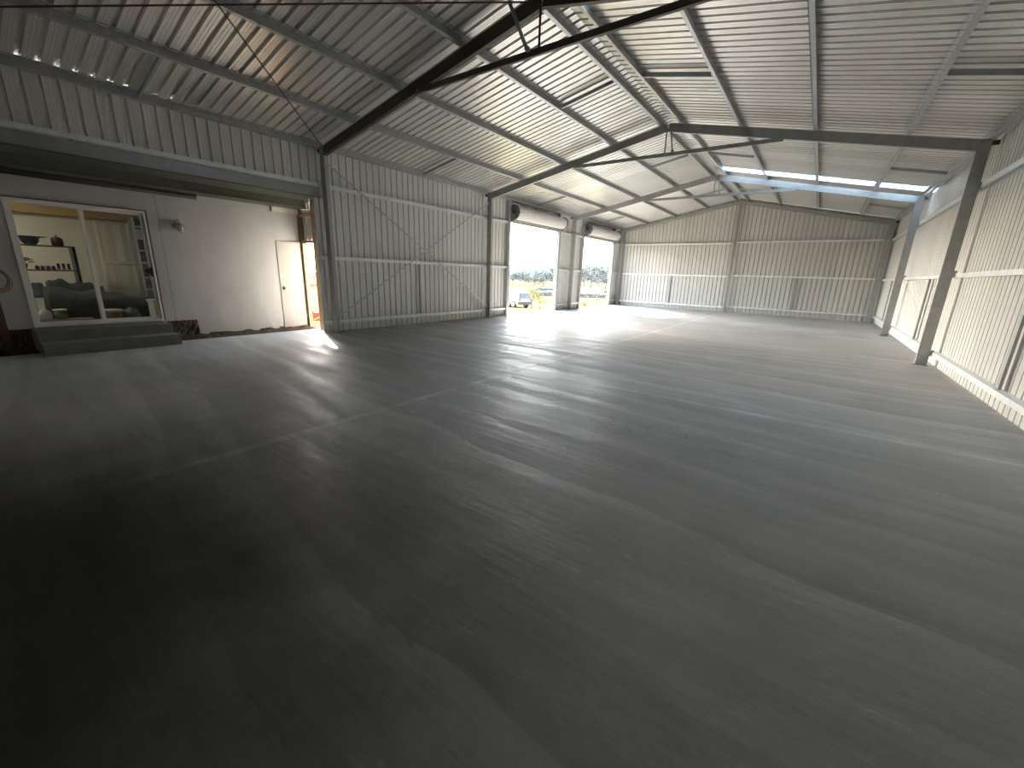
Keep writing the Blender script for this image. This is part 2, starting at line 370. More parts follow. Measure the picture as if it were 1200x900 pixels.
for (a, b_), lab in ((SKY1, 'translucent skylight sheet in the roof right above the nearest rafter'), (SKY2, 'bright translucent skylight strip running down the right roof slope beside the third rafter')):
    mb = MB(); sheet(mb, rib_line(a, b_, **RR), lambda s, d, t: (t, s, slope_z(t, ROFF)+d), c_(CX+.02), c_(XR+OV))
    tag(mb.build('skylight_sheet', M['sky']), lab, 'skylight', 'skylights')

# ------------------------------------------------------------------ floor and ground
mb = MB()
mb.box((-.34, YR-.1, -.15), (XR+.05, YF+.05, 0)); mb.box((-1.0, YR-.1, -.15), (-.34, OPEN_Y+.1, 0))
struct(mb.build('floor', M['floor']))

# ------------------------------------------------------------------ steel frames
def cee(d, w, lip=.018):        # open cee section, web at u=0
    return [(w, lip - d/2 + .0), (w, -d/2), (0, -d/2), (0, d/2), (w, d/2), (w, d/2 - lip)]
CD = .18
def column(x_in, side, y, top_z, lab, m, base=True, depth=CD, w=.08, name='steel_column'):
    """x_in: inner face; side: -1 wall to the left, +1 wall to the right; web faces the camera end"""
    xo = x_in + side*depth; xc = (x_in + xo)/2
    e = empty(name, (xc, y, 0), lab, 'column', 'steel portal columns')
    mb = MB(); mb.open_prof([(p, q) for p, q in cee(depth, w)], -.004 if side < 0 else -.004, (xc, y, .012), (xc, y, top_z), (0,1,0), (1,0,0))
    mb.build('shaft', m, e)
    if base:
        mb = MB(); mb.box((min(x_in, xo)-.03, y-.03, 0), (max(x_in, xo)+.03, y+w+.05, .012)); mb.build('base_plate', M['galv_dull'], e)
        for bx in (x_in - side*.02 + side*.0, xo - side*.03):
            mb = MB(); mb.lathe([(.013,0),(.013,.012),(.007,.012),(.007,.03)], (bx - (0 if side>0 else 0), y-.016, .012), 8); mb.build('anchor_bolt', M['galv'], e)
    # cleats that carry the girts
    for z in (.27, 1.83, 3.4):
        mb = MB(); mb.box((xo, y+.02, z-.07), (xo + side*.055, y+.026, z+.05)); mb.build('girt_cleat', M['galv'], e)
    # haunch bracket up to the eave
    mb = MB(); mb.box((xo, y+.01, 3.97 + .09), (xo + side*.10, y+.06, 4.13)); mb.build('eave_bracket', M['frame_backlit_brown'], e)
    return e
frames = [(Y0, 'nearest', M['frame_backlit_brown']), (Y1, 'second', M['frame']), (Y2, 'third', M['frame'])]
column(0, -1, Y0, 4.17, 'dark steel column on the left wall beside the open timber doorway', M['frame'])
column(0, -1, Y1, 4.17, 'grey steel column on the left wall just before the first roller door', M['frame'])
column(0, -1, Y2, 4.17, 'grey steel column on the pier between the two roller doors', M['frame'])
column(0, -1, Y3, 4.17, 'steel corner column where the left wall meets the far gable wall', M['galv_dull'])
column(W, 1, Y1, 4.17, 'tall grey steel column nearest on the right wall with a bolted base plate', M['frame'])
column(W, 1, Y2, 4.17, 'second steel column on the right wall under the bright skylight', M['galv_dull'])
column(W, 1, Y3, 4.17, 'wide steel corner column where the right wall meets the far gable wall', M['frame'])
# gable mid column
e = empty('gable_column', (CX, Y3+.05, 0), 'slim steel post up the middle of the far gable wall', 'column', 'steel portal columns')
mb = MB(); mb.open_prof(cee(.10, .07), -.003, (CX, Y3+.03, .01), (CX, Y3+.03, EAVE+SL*CX+.16), (0,1,0), (1,0,0)); mb.build('shaft', M['galv_dull'], e)
mb = MB(); mb.box((CX-.09, Y3-.0, 0), (CX+.09, Y3+.15, .01)); mb.build('base_plate', M['galv_dull'], e)

RD = .19
def rafter(y, side, lab, m, w=.075):
    x0, x1 = (0, CX) if side < 0 else (W, CX)
    z0, z1 = EAVE, EAVE + SL*CX
    e = empty('rafter_beam', (x0, y, z0), lab, 'rafter', 'sloping roof rafters')
    d = Vector((x1-x0, 0, z1-z0)).normalized(); up = Vector((-d.z, 0, d.x)) if side < 0 else Vector((d.z, 0, -d.x))
    up = Vector((0,0,1)) - d*d.z; up.normalize()
    p0 = Vector((x0, y, z0)) + up*RD/2; p1 = Vector((x1, y, z1)) + up*RD/2
    mb = MB(); mb.open_prof(cee(RD, w), -.004, p0, p1, (0,1,0), up); mb.build('beam_section', m, e)
    mb = MB()   # knee plate and apex plate
    k = Vector((x0, y-.004, z0)); dx = .24 if side < 0 else -.24
    mb.add([k, k+Vector((dx, 0, abs(dx)*SL)), k+Vector((dx,0,abs(dx)*SL))+up*RD*.95, k+up*RD*.95], [(0,1,2,3)])
    mb.add([Vector(p)+Vector((0,-.006,0)) for p in mb.v[:4]], [(0,3,2,1)])
    mb.f += [[0,4,5,1],[1,5,6,2],[2,6,7,3],[3,7,4,0]]; mb.m += [0]*4; mb.sm += [False]*4
    mb.build('knee_plate', m, e)
    for q in (.06, .17):
        for r in (.04, .14):
            mb = MB(); c = k + d*q + up*r; mb.lathe([(.010,-.022),(.010,-.006),(.010,0)], c, 6, 'y'); mb.build('bolt', M['galv'], e)
    return e
for (y, nm, m) in frames:
    rafter(y, -1, {'nearest': 'dark sloping rafter nearest the camera, left half, rising from the doorway column', 'second': 'left sloping rafter of the second frame, rising before the first roller door', 'third': 'left sloping rafter of the third frame, rising from between the roller doors'}[nm], m)
    rafter(y, 1, {'nearest': 'dark sloping rafter nearest the camera, right half, leaving the top of the picture', 'second': 'long right sloping rafter running to the nearest right wall column', 'third': 'pale blue lit right rafter just below the bright skylight strip'}[nm], m if nm != 'third' else M['galv'])
# gable rafters, small section against the far wall
for side in (-1, 1):
    x0 = -.18 if side < 0 else W+.18
    e0 = Vector((x0, Y3+.02, slope_z(x0, .10))); e1 = Vector((CX, Y3+.02, slope_z(CX, .10)))
    mb = MB(); d = (e1-e0).normalized(); up = (Vector((0,0,1)) - d*d.z).normalized()
    mb.open_prof(cee(.15, .07), -.003, e0, e1, (0,1,0), up)
    tag(mb.build('gable_rafter', M['galv_dull']), 'sloping steel edge beam on the %s half of the far gable wall' % ('left' if side < 0 else 'right'), 'rafter', 'sloping roof rafters')

# collar ties and their hangers
for (y, nm, m) in frames:
    e = empty('collar_tie', (CX, y, 4.55), {'nearest': 'dark horizontal collar tie crossing the nearest rafters at the top', 'second': 'grey horizontal collar tie under the second pair of rafters', 'third': 'small pale collar tie under the third pair of rafters, farthest away'}[nm], 'collar tie', 'collar ties under the rafters')
    mt = m if nm != 'third' else M['galv_dull']
    mb = MB(); mb.open_prof(cee(.085, .05), -.003, (CX-2.58, y-.055, 4.60), (CX+2.58, y-.055, 4.60), (0,1,0), (0,0,1)); mb.build('tie_beam', mt, e)
    for sx in (-1, 1):
        mb = MB(); mb.lathe([(.012,-.075),(.012,-.06),(.012,0)], (CX+sx*2.5, y, 4.60), 6, 'y'); mb.build('bolt', M['galv'], e)
    labs = {'nearest': ('thick angled hanger pipe between the nearest rafter and its collar tie', 'thin upright hanger from the nearest ridge to its collar tie'),
            'second': ('galvanised angled hanger between the second ridge and its collar tie', 'dark upright hanger from the second ridge to its collar tie'),
            'third': ('angled hanger between the third ridge and its small collar tie', 'upright hanger from the third ridge down to its small collar tie')}[nm]
    ang = ((5.16, 5.30), (5.50, 4.63)) if nm == 'nearest' else ((5.76, 5.27), (5.87, 4.63))
    mb = MB(); mb.tube([(ang[0][0], y-.09, ang[0][1]), (ang[1][0], y-.09, ang[1][1])], .027 if nm == 'nearest' else .018, 10)
    mb.lathe([(.035,-.05),(.035,.01)], (ang[1][0], y-.07, ang[1][1]+.02), 8, 'y')
    tag(mb.build('hanger_strut', M['galv_dull']), labs[0], 'strut', 'ridge hangers')
    mb = MB(); mb.bar((CX, y-.03, EAVE+SL*CX+.05), (CX, y-.03, 4.63), .03, .006, (0,1,0)); mb.bar((CX-.012, y-.03, EAVE+SL*CX+.05), (CX-.012, y-.03, 4.63), .005, .028, (0,1,0))
    tag(mb.build('hanger_strut', m), labs[1], 'strut', 'ridge hangers')

# purlins: zed sections down the length of the shed
def zed(d, w, lip=.016): return [(-w, -d/2+lip), (-w, -d/2), (0, -d/2), (0, d/2), (w, d/2), (w, d/2-lip)]
PD = .128
def purlin(x, lab, name='roof_purlin', group='roof purlins'):
    side = -1 if x < CX else 1
    up = Vector((-SL*(-side if side<0 else 1), 0, 1)); up = Vector((-SL if side < 0 else SL, 0, 1)).normalized()
    u = Vector((up.z, 0, -up.x)) * (1 if side < 0 else -1)      # points up-slope
    c = Vector((x, 0, slope_z(x, RD/up.z))) + up*(PD/2)
    e = empty(name, (x, YR, c.z), lab, 'purlin', group)
    cuts = [YR, Y0, Y1, Y2, YF]
    for i in range(4):
        j = (i % 2)*.004
        a, b_ = cuts[i] - (.35 if i else 0), cuts[i+1] + (.35 if i < 3 else 0)
        mb = MB(); cc = c + up*0 + u*j
        mb.open_prof([(p, q) for p, q in zed(PD - .002 - i % 2*.007, .06)], .0025, (cc.x, a, cc.z), (cc.x, b_, cc.z), u, up)
        mb.build('purlin_length', M['galv'], e)
    for y in (Y0, Y1, Y2):
        mb = MB(); mb.prism([(-.012,-PD/2),(-.008,-PD/2),(-.008,PD/2-.01),(-.012,PD/2-.01)], (c.x, y-.0, c.z), (c.x, y+.075, c.z), u, up); mb.build('purlin_cleat', M['frame'], e)
PX = [(-.17, 'eave purlin along the top of the left wall'), (1.22, 'lowest purlin on the left roof slope, first in from the left wall'), (2.68, 'middle purlin on the left roof slope'),
      (4.2, 'upper purlin on the left roof slope, next below the ridge pair'), (5.50, 'left one of the two purlins beside the ridge gap'),
      (5.95, 'right one of the two purlins beside the ridge gap'), (7.3, 'upper purlin on the right roof slope, next below the ridge pair'),
      (8.78, 'middle purlin on the right roof slope, steepest line in the picture'), (10.3, 'lowest purlin on the right roof slope, first in from the right wall'), (W+.15, 'eave purlin along the top of the right wall')]
for x, lab in PX: purlin(x, lab)
# purlin bridging mid-bay
def bridging(xa, xb, y, lab):
    za, zb = slope_z(xa, RD+.05), slope_z(xb, RD+.05)
    mb = MB(); d = (Vector((xb,y,zb)) - Vector((xa,y,za))).normalized(); up = (Vector((0,0,1)) - d*d.z).normalized()
    mb.open_prof(cee(.07, .035, .008), -.002, (xa, y, za), (xb, y, zb), (0,1,0), up)
    tag(mb.build('purlin_bridging', M['galv']), lab, 'bridging', 'bridging between purlins')
by = ((8.8, 'near the camera'), (14.75, 'in the second bay'), (20.75, 'in the last bay'))
for y, w_ in by:
    bridging(-.14, 1.19, y, 'short bridging bar from the left eave to the lowest left purlin, %s' % w_)
    bridging(4.24, 5.46, y, 'short bridging bar up to the left ridge purlin, %s' % w_)
    bridging(5.99, 7.26, y, 'short bridging bar down from the right ridge purlin, %s' % w_)
    bridging(10.34, W+.11, y, 'short bridging bar from the lowest right purlin to the right eave, %s' % w_)
bridging(-.14, 1.19, 2.6, 'dark short bridging bar at the left eave above the white house wall')

# girts: cee rails behind the columns
def girt_y(x, side, y0, y1, z, lab, d=.10, name='wall_girt'):
    mb = MB(); w = .105
    # open side down, lip towards the room
    f = d*.78      # cee laid flat: web on top, flanges hanging down
    mb.open_prof([(.014, -f), (0, -f), (0, 0), (w, 0), (w, -f), (w-.014, -f)], -.0025, (x, y0, z+.04), (x, y1, z+.04), (-side,0,0), (0,0,1))
    tag(mb.build(name, M['galv_bright']), lab, 'girt', 'wall girts')
GX = XL + .004
Lrow = ((3.375, 'top'), (1.785, 'middle'), (.25, 'bottom'))
for z, r in Lrow:
    y0 = YR if r == 'top' else OPEN_Y + .01
    girt_y(GX, -1, y0, D1[0]-.13, z, {'top': 'long top rail above the white house wall and on to the first roller door', 'middle': 'middle rail on the left wall between the doorway and first roller door', 'bottom': 'bottom rail near the floor on the left wall before the roller doors'}[r])
    if r != 'top':
        pass
    girt_y(GX, -1, D1[1]+.13, D2[0]-.13, z, '%s short rail on the pier between the roller doors' % r)
    girt_y(GX, -1, D2[1]+.13, YF-.02, z, '%s short rail in the corner beyond the second roller door' % r)
for z, r, d in ((3.40, 'top', .13), (1.785, 'middle', .10), (.25, 'bottom', .10)):
    girt_y(XR-.004, 1, YR, YF-.02, z, '%s rail running the length of the right wall' % r, d)
for side in (-1, 1):
    xa, xb = (XL+.02, CX-.05) if side < 0 else (CX+.05, XR-.02)
    for z, r in Lrow:
        z2 = z + (.03 if side > 0 else -.02)
        mb = MB(); w = .105
        mb.open_prof([(.014,-.075),(0,-.075),(0,0),(w,0),(w,-.075),(w-.014,-.075)], -.0025, (xa, YF-.004, z2+.04), (xb, YF-.004, z2+.04), (0,-1,0), (0,0,1))
        tag(mb.build('wall_girt', M['galv_bright']), '%s rail on the %s half of the far gable wall' % (r, 'left' if side < 0 else 'right'), 'girt', 'wall girts')
# upright bridging between bottom and middle girts
def upright(p, lab, ax, w=.09):
    mb = MB(); x, y = p
    if ax == 'y':   # on a side wall; width along y
        s = -1 if x < CX else 1
        mb.open_prof([(-w/2+.0, .03), (-w/2, 0), (w/2, 0), (w/2, .03)], -.002, (x, y, .30), (x, y, 1.735), (0,1,0), (s,0,0))
    else:
        mb.open_prof([(-w/2, .03), (-w/2, 0), (w/2, 0), (w/2, .03)], -.002, (x, y, .30), (x, y, 1.735), (1,0,0), (0,1,0))
    tag(mb.build('wall_bridging', M['galv_dull']), lab, 'wall bridging', 'upright bridging pieces')
upright((XL+.07, 8.67), 'upright bridging piece below the middle rail of the cross-braced left wall', 'y', .05)
upright((XR-.08, 7.95), 'widest upright bridging piece, near right edge of the picture, on the right wall', 'y', .11)
upright((XR-.08, 14.2), 'upright bridging piece on the right wall between its two nearest columns', 'y', .11)
upright((XR-.08, 20.8), 'upright bridging piece on the right wall next to the far corner', 'y', .11)
upright((2.78, YF-.07), 'upright bridging piece on the left half of the far gable wall', 'x')
upright((8.51, YF-.07), 'upright bridging piece on the right half of the far gable wall', 'x')

# flat cross straps on the left wall, rods under the near roof
for (a, b_, lab) in (((-.09, Y0+.09, 3.86), (-.09, Y1-.05, .42), 'flat steel brace strap falling from the doorway column top to the floor'),
                     ((-.075, Y1-.02, 3.86), (-.075, Y0+.09, .37), 'flat steel brace strap rising towards the top of the second left column')):
    mb = MB(); mb.bar(a, b_, .045, .004, (1,0,0)); 
    o = mb.build('brace_strap', M['galv']); tag(o, lab, 'brace', 'cross braces')
def sag(a, b_, s, n=10):
    a, b_ = Vector(a), Vector(b_); return [a.lerp(b_, i/n) - Vector((0,0,s*4*(i/n)*(1-i/n))) for i in range(n+1)]
zo = RD - .05
for a, b_, lab in (((.03, Y0-.02, EAVE+.13), (CX-.1, -.2, EAVE+SL*CX+.12), 'rusty brace rod slanting down to the doorway column top'),
                   ((CX-.12, Y0-.02, EAVE+SL*CX+.08), (.03, -.2, EAVE+.12), 'rusty brace rod running almost level across the top of the picture')):
    mb = MB(); mb.tube(sag(a, b_, .0), .011, 8); tag(mb.build('brace_rod', M['rust']), lab, 'brace', 'cross braces')

# ------------------------------------------------------------------ roller doors
def roller(y0, y1, n, which):
    e = empty('roller_door', (-.05, (y0+y1)/2, DH), 'rolled-up corrugated roller door above the %s opening' % which, 'roller door', 'rolled-up roller doors')
    # curtain wound on the drum: spiral corrugation, ribs along the drum
    pr = []; R0 = .212; nr = 24
    for k in range(nr*4):
        a = 2*math.pi*k/(nr*4); rr = R0 + (.016 if k % 4 in (1, 2) else 0); pr.append((rr*math.cos(a), rr*math.sin(a)))
    c = (-.055, 0, 3.735)
    mb = MB(); mb.prism(pr, (c[0], y0+.06, c[2]), (c[0], y1+.10, c[2]), (1,0,0), (0,0,1)); mb.build('curtain_roll', M['roller'], e)
    for yy, s in ((y0+.05, -1), (y1+.11, 1)):
        mb = MB(); mb.lathe([(.255, -.015), (.265, 0), (.255, .015)], (c[0], yy, c[2]), 28, 'y')
        for k in range(8):
            a = 2*math.pi*k/8; mb.bar((c[0], yy-.018, c[2]), (c[0]+.24*math.cos(a), yy-.018, c[2]+.24*math.sin(a)), .02, .02, (0,1,0), 1)
        for rr in (.10, .175, .245): mb.tube([(c[0]+rr*math.cos(a*.2618), yy-.022, c[2]+rr*math.sin(a*.2618)) for a in range(24)], .008, 6, 1, closed=True)
        mb.build('drum_wheel', [M['galv_dull'], M['black']], e)
        mb = MB(); mb.lathe([(.05,-.05),(.05,.05)], (c[0], yy+s*.0, c[2]), 12, 'y'); mb.build('hub', M['black'], e)
        mb = MB(); mb.box((c[0]-.22, yy+s*.03, c[2]-.30), (c[0]+.03, yy+s*.036, c[2]+.03)); mb.build('drum_bracket', M['galv_dull'], e)
    mb = MB(); mb.box((-.262, y0, DH), (-.222, y1, DH+.055)); mb.build('bottom_rail', M['galv_dull'], e)
    # opening trim
    for yy, s in ((y0, -1), (y1, 1)):
        mb = MB(); d = .14
        mb.open_prof([(-.11, .02), (-.11, 0), (.0, 0), (.0, d), (-.11, d), (-.11, d-.02)], .003, (-.16, yy, 0), (-.16, yy, 4.14), (1,0,0), (0, s,0))
        t = mb.build('trim_%d' % (n*10 + (1 if s < 0 else 2)), M['galv']); struct(t)
        mb = MB(); mb.box((-.235, yy - s*.035, .0), (-.205, yy, 3.40)); mb.build('guide_track', M['galv_dull'], e)
    mb = MB(); mb.box((-.285, y0-.02, DH+.055), (-.16, y1+.02, DH+.13)); struct(mb.build('trim_%d' % (n*10+3), M['galv_dull']))
roller(*D1, 1, 'first, nearer'); roller(*D2, 2, 'second, farther')
mb = MB(); mb.tube([(-.14, 19.75, 3.42), (-.14, 19.75, 2.95)], .005, 6); mb.lathe([(.02, 0),(.035,.03),(.035,.14),(.018,.17)], (-.14, 19.75, 2.78), 10)
tag(mb.build('pull_cord', M['grey_box']), 'pull cord with a grey handle hanging in the second roller doorway', 'cord')

# ------------------------------------------------------------------ old house wall
HX = -1.60; GY0, GY1, GZ0, GZ1 = .955, 2.81, .375, 2.515
mb = MB(); T = -.16
def hw(y0, y1, z0, z1): mb.box((HX+T, y0, z0), (HX, y1, z1))
hw(YR-.1, GY0, .34, 3.2); hw(GY0, GY1, GZ1, 3.2); hw(GY0, GY1, .2, GZ0-.005); hw(GY1, 3.34, .34, 3.2); hw(3.34, 5.83, .06, 3.2)
# ragged foot of the render
rnd = random.Random(3); y = 3.34
while y < 5.8:
    w_ = rnd.uniform(.06, .22); h = rnd.uniform(.0, .07); y2 = min(5.8, y+w_)
    hw(y, y2, .06-h, .062); y = y2
struct(mb.build('wall_house', M['render']))
mb = MB()      # fine cracks and a sheet joint in the render are real grooves
mb.box((HX, 2.98, .36), (HX+.0015, 2.986, 2.9)); struct(mb.build('trim_1', M['timber_dk']))
mb = MB(); rnd = random.Random(5)
ny, nz = 96, 9     # rough crumbling footing, broken out unevenly under the render
vs = []
for j in range(ny+1):
    for k in range(nz+1):
        yy = YR + (3.36-YR)*j/ny; zz = -.18 + .535*k/nz
        vs.append((HX + .012 + .02*math.sin(yy*9+zz*14) + rnd.uniform(-.02, .02) + (.05*(1-k/nz)), yy + rnd.uniform(-.008, .008)*(0 < j < ny), zz))
mb.add(vs, [(j*(nz+1)+k, (j+1)*(nz+1)+k, (j+1)*(nz+1)+k+1, j*(nz+1)+k+1) for j in range(ny) for k in range(nz)])
mb.box((HX-.16, YR-.1, -.3), (HX-.045, 3.36, .345)); mb.box((HX-.16, 3.36, -.3), (HX-.02, 5.92, .065))
struct(mb.build('wall_footing', M['brick']))
mb = MB()      # strip of loose earth between slab and house
nx, ny = 6, 70
vs = [(-1.61 + .65*i/nx, YR + (6.3-YR)*j/ny, (-.05 + rnd.uniform(-.03, .035) + (.07 if i < 2 else 0))) for j in range(ny+1) for i in range(nx+1)]
mb.add(vs, [(j*(nx+1)+i, j*(nx+1)+i+1, (j+1)*(nx+1)+i+1, (j+1)*(nx+1)+i) for j in range(ny) for i in range(nx)], 0, True)
tag(mb.build('loose_soil', M['soil']), 'strip of dark loose earth between the slab and the house wall', 'soil', kind='stuff')

# steps
e = empty('concrete_steps', (-1.1, 1.82, 0), 'two grey concrete steps below the sliding glass door', 'steps')
mb = MB(); mb.box((-1.53, .90, 0), (-.57, 2.74, .2)); mb.build('lower_step', M['step'], e)
mb = MB(); mb.box((-1.53, .90, .2), (-.90, 2.71, .375)); mb.build('upper_step', M['step'], e)

# sliding glass door
def frame_rect(mb, x0, x1, y0, y1, z0, z1, wl, wr, wt, wb):
    mb.box((x0, y0, z0), (x1, y0+wl, z1)); mb.box((x0, y1-wr, z0), (x1, y1, z1))
    mb.box((x0, y0+wl, z1-wt), (x1, y1-wr, z1)); mb.box((x0, y0+wl, z0), (x1, y1-wr, z0+wb))
mb = MB(); frame_rect(mb, HX-.10, HX+.012, GY0, GY1-.03, GZ0, GZ1, .035, .03, .035, .035)
d1 = struct(mb.build('door_1', M['alu']))
mb = MB(); frame_rect(mb, HX-.04, HX-.005, GY0+.035, 1.90, GZ0+.035, GZ1-.035, .05, .05, .045, .05); mb.build('fixed_leaf', M['alu'], d1)
mb = MB(); frame_rect(mb, HX-.085, HX-.05, 1.84, GY1-.06, GZ0+.035, GZ1-.035, .05, .045, .045, .05); sl = mb.build('sliding_leaf', M['alu'], d1)
mb = MB(); mb.box((HX-.026, GY0+.08, GZ0+.08), (HX-.020, 1.855, GZ1-.075)); mb.build('glass_pane', M['glass'], d1)
mb = MB(); mb.box((HX-.071, 1.885, GZ0+.08), (HX-.065, GY1-.10, GZ1-.075)); mb.build('glass_pane', M['glass'], d1)
mb = MB(); mb.box((HX-.05, GY1-.10, 1.27), (HX-.03, GY1-.065, 1.45)); mb.lathe([(.0,-.05),(.045,-.045),(.05,-.03)], (HX+.02, GY1-.11, 1.36), 14, 'x'); mb.build('door_handle', M['black'], d1)
mb = MB(); mb.box((HX-.10, GY1-.03, GZ0), (HX+.006, GY1, GZ1)); mb.box((HX, GY0-.02, GZ1), (HX+.02, GY1+.01, GZ1+.022)); struct(mb.build('trim_2', M['timber_dk']))

# soffit, fascia and flashing between shed and house
mb = MB(); mb.box((XL-.012, YR, 3.12), (XL+.012, OPEN_Y+.25, 3.325)); struct(mb.build('trim_3', M['flash']))
mb = MB(); mb.box((-1.06, YR, 3.115), (XL+.012, 5.86, 3.13)); mb.box((-1.07, YR, 2.965), (-1.05, 5.86, 3.13)); mb.box((HX+.0, YR, 2.95), (-1.05, 5.86, 2.975))
struct(mb.build('trim_4', M['green']))
mb = MB(); mb.tube([(-1.50, YR, 2.905), (-1.50, 3.66, 2.905)], .05, 12); mb.box((-1.58, YR, 2.90), (-1.42, 3.64, 2.948))
tag(mb.build('gutter_beam', M['gutter']), 'dark brown gutter under the olive eave, ending above the wall lamp', 'gutter')
mb = MB(); mb.box((HX-.0, 5.2, 2.83), (HX+.06, 5.84, 2.948)); struct(mb.build('trim_5', M['cream']))

# infill with the open personnel door
IY = 5.86
mb = MB()
sheet(mb, rib_line(-1.50, -.46), lambda s, d, t: (s, IY+.06+d, t), c_(2.21), c_(2.82))
struct(mb.build('wall_infill', M['wall']))
mb = MB(); mb.box((-1.66, IY+.05, 2.82), (-.32, IY+.08, 4.2)); struct(mb.build('trim_9', M['timber_dk']))
mb = MB(); mb.box((-1.50, IY-.03, 2.78), (-.895, IY+.05, 2.83)); tag(mb.build('timber_rail', M['timber']), 'short pine rail above the small infill sheet over the doorway', 'timber')
mb = MB(); mb.box((-.89, IY-.06, -.12), (-.72, IY+.04, 3.11)); tag(mb.build('timber_post', M['timber']), 'tall pine post standing on the right of the open doorway', 'post')
mb = MB(); mb.box((-1.70, IY-.02, -.12), (-1.50, IY+.06, 2.95)); tag(mb.build('timber_post', M['timber_dk']), 'dark timber post behind the open white door at the house corner', 'post')
mb = MB(); mb.box((-1.50, IY-.03, -.12), (-1.44, IY+.06, 2.20)); mb.box((-1.44, IY-.03, 2.14), (-.895, IY+.06, 2.20)); struct(mb.build('trim_6', M['timber']))
d2 = empty('door_2', (-1.43, IY-.03, .03), 'x', 'y'); del d2['label']; del d2['category']; struct(d2)
hx, hy = -1.57, 5.81; fx, fy = -1.66, 5.24
mb = MB(); mb.bar((hx+.03, hy, 1.10), (fx+.06, fy, 1.10), .038, 2.12, (0,0,1)); leaf = mb.build('door_leaf', M['doorpaint'], d2)
mb = MB(); mb.lathe([(.0,.0),(.022,.004),(.022,.02),(.012,.024),(.012,.045),(.026,.05),(.026,.07),(.0,.075)], (fx+.075, fy+.06, 1.02), 14, 'x'); mb.box((fx+.06, fy+.045, .97), (fx+.09, fy+.075, 1.07)); mb.build('door_handle', M['black'], d2)
for z in (.3, 1.1, 1.9):
    mb = MB(); mb.lathe([(.010,-.04),(.010,.04)], (hx+.06, hy+.012, z), 8); mb.build('hinge', M['galv_dull'], d2)
# white bracket hanging beside the column top
mb = MB(); mb.box((-.85, 5.62, 3.02), (-.60, 5.65, 3.05)); mb.box((-.76, 5.62, 2.86), (-.73, 5.65, 3.10)); mb.box((-.64, 5.62, 3.05), (-.60, 5.65, 3.118))
tag(mb.build('pipe_bracket', M['white']), 'small white bracket hanging above the open doorway', 'bracket')
mb = MB(); mb.box((XL-.02, OPEN_Y-.004, 0), (XL+.01, OPEN_Y+.008, 3.12)); struct(mb.build('trim_7', M['galv']))

# nautical wall lamp
e = empty('wall_lamp', (HX, 3.30, 2.25), 'small caged bulkhead lamp on the white house wall', 'wall lamp')
lx = HX + .10
mb = MB(); mb.lathe([(.045,0),(.045,.02),(.02,.03)], (HX, 3.24, 2.30), 16, 'x'); mb.build('wall_plate', M['galv_dull'], e)
mb = MB(); mb.tube([(HX+.02,3.24,2.30),(HX+.035,3.25,2.36),(HX+.05,3.27,2.415),(HX+.075,3.29,2.42),(lx,3.30,2.39),(lx,3.30,2.33)], .009, 8); mb.build('hook_arm', M['galv_dull'], e)
mb = MB(); mb.lathe([(.02,.10),(.045,.09),(.10,.075),(.105,.068),(.10,.06),(.03,.065)], (lx, 3.30, 2.245), 22); mb.build('lamp_shade', M['galv_dull'], e)
mb = MB(); mb.lathe([(.045,.06),(.052,.02),(.048,-.05),(.02,-.075),(.0,-.08)], (lx, 3.30, 2.245), 18); mb.build('lamp_glass', M['white'], e)
mb = MB()
for k in range(6):
    a = math.pi*k/3; mb.tube([(lx+.058*math.cos(a)*q, 3.30+.058*math.sin(a)*q, 2.245+z) for q, z in ((1,.06),(1.05,0),(1,-.05),(.5,-.085),(0,-.09))], .004, 5)
for z in (.03, -.03): mb.tube([(lx+.062*math.cos(a*.3142), 3.30+.062*math.sin(a*.3142), 2.245+z) for a in range(20)], .004, 5, closed=True)
mb.build('cage', M['galv_dull'], e)

# rusty post with coiled hose
e = empty('steel_post', (-1.50, .60, .0), 'rusty brown steel post at the left edge of the picture', 'post')
mb = MB(); mb.open_prof([(0,.07),(0,0),(.085,0),(.085,.07)], .004, (-1.50, .56, -.05), (-1.50, .56, 2.9), (0,1,0), (-1,0,0)); mb.build('post_shaft', M['rust'], e)
mb = MB(); mb.box((-1.50, .585, 1.30), (-1.42, .605, 1.315)); mb.tube([(-1.43,.595,1.31),(-1.42,.595,1.345)], .008, 6); mb.build('hook', M['rust'], e)
mb = MB(); rnd = random.Random(9)
for k in range(7):
    ry, rz = rnd.uniform(.12, .17), rnd.uniform(.15, .20); cy, cz, x = .66 + rnd.uniform(-.03,.03), 1.19 + rnd.uniform(-.03,.02), -1.455 + k*.010
    mb.tube([(x + .012*math.sin(2*a+k), cy + ry*math.cos(a), cz + rz*math.sin(a)) for a in [2*math.pi*i/28 for i in range(28)]], .0065, 6, closed=True)
tag(mb.build('hose_coil', M['rope']), 'coil of tan hose hung on the rusty post at the left edge', 'hose')

# ------------------------------------------------------------------ the room behind the glass
RX0, RX1, RY0, RY1, RZ0, RZ1 = -4.75, HX-.16, .0, 4.2, .36, 2.78
mb = MB(); mb.box((RX0-.1, RY0-.1, RZ0-.12), (RX1+.02, RY1+.1, RZ0)); struct(mb.build('floor_room', M['step']))
mb = MB(); mb.box((RX0-.1, RY0-.1, RZ1), (RX1+.01, RY1+.1, RZ1+.08)); struct(mb.build('ceiling_room', M['cream']))
mb = MB(); mb.box((RX0-.1, RY0-.1, RZ0), (RX0, RY1+.1, RZ1))
for y in [RY0 + .4*k for k in range(1, 11)]: mb.box((RX0, y-.006, RZ0), (RX0+.006, y+.006, RZ1-.25))
struct(mb.build('wall_room_back', M['cream']))
mb = MB(); mb.box((RX0, RY0-.1, RZ0), (RX1, RY0, RZ1)); struct(mb.build('wall_room_left', M['cream']))
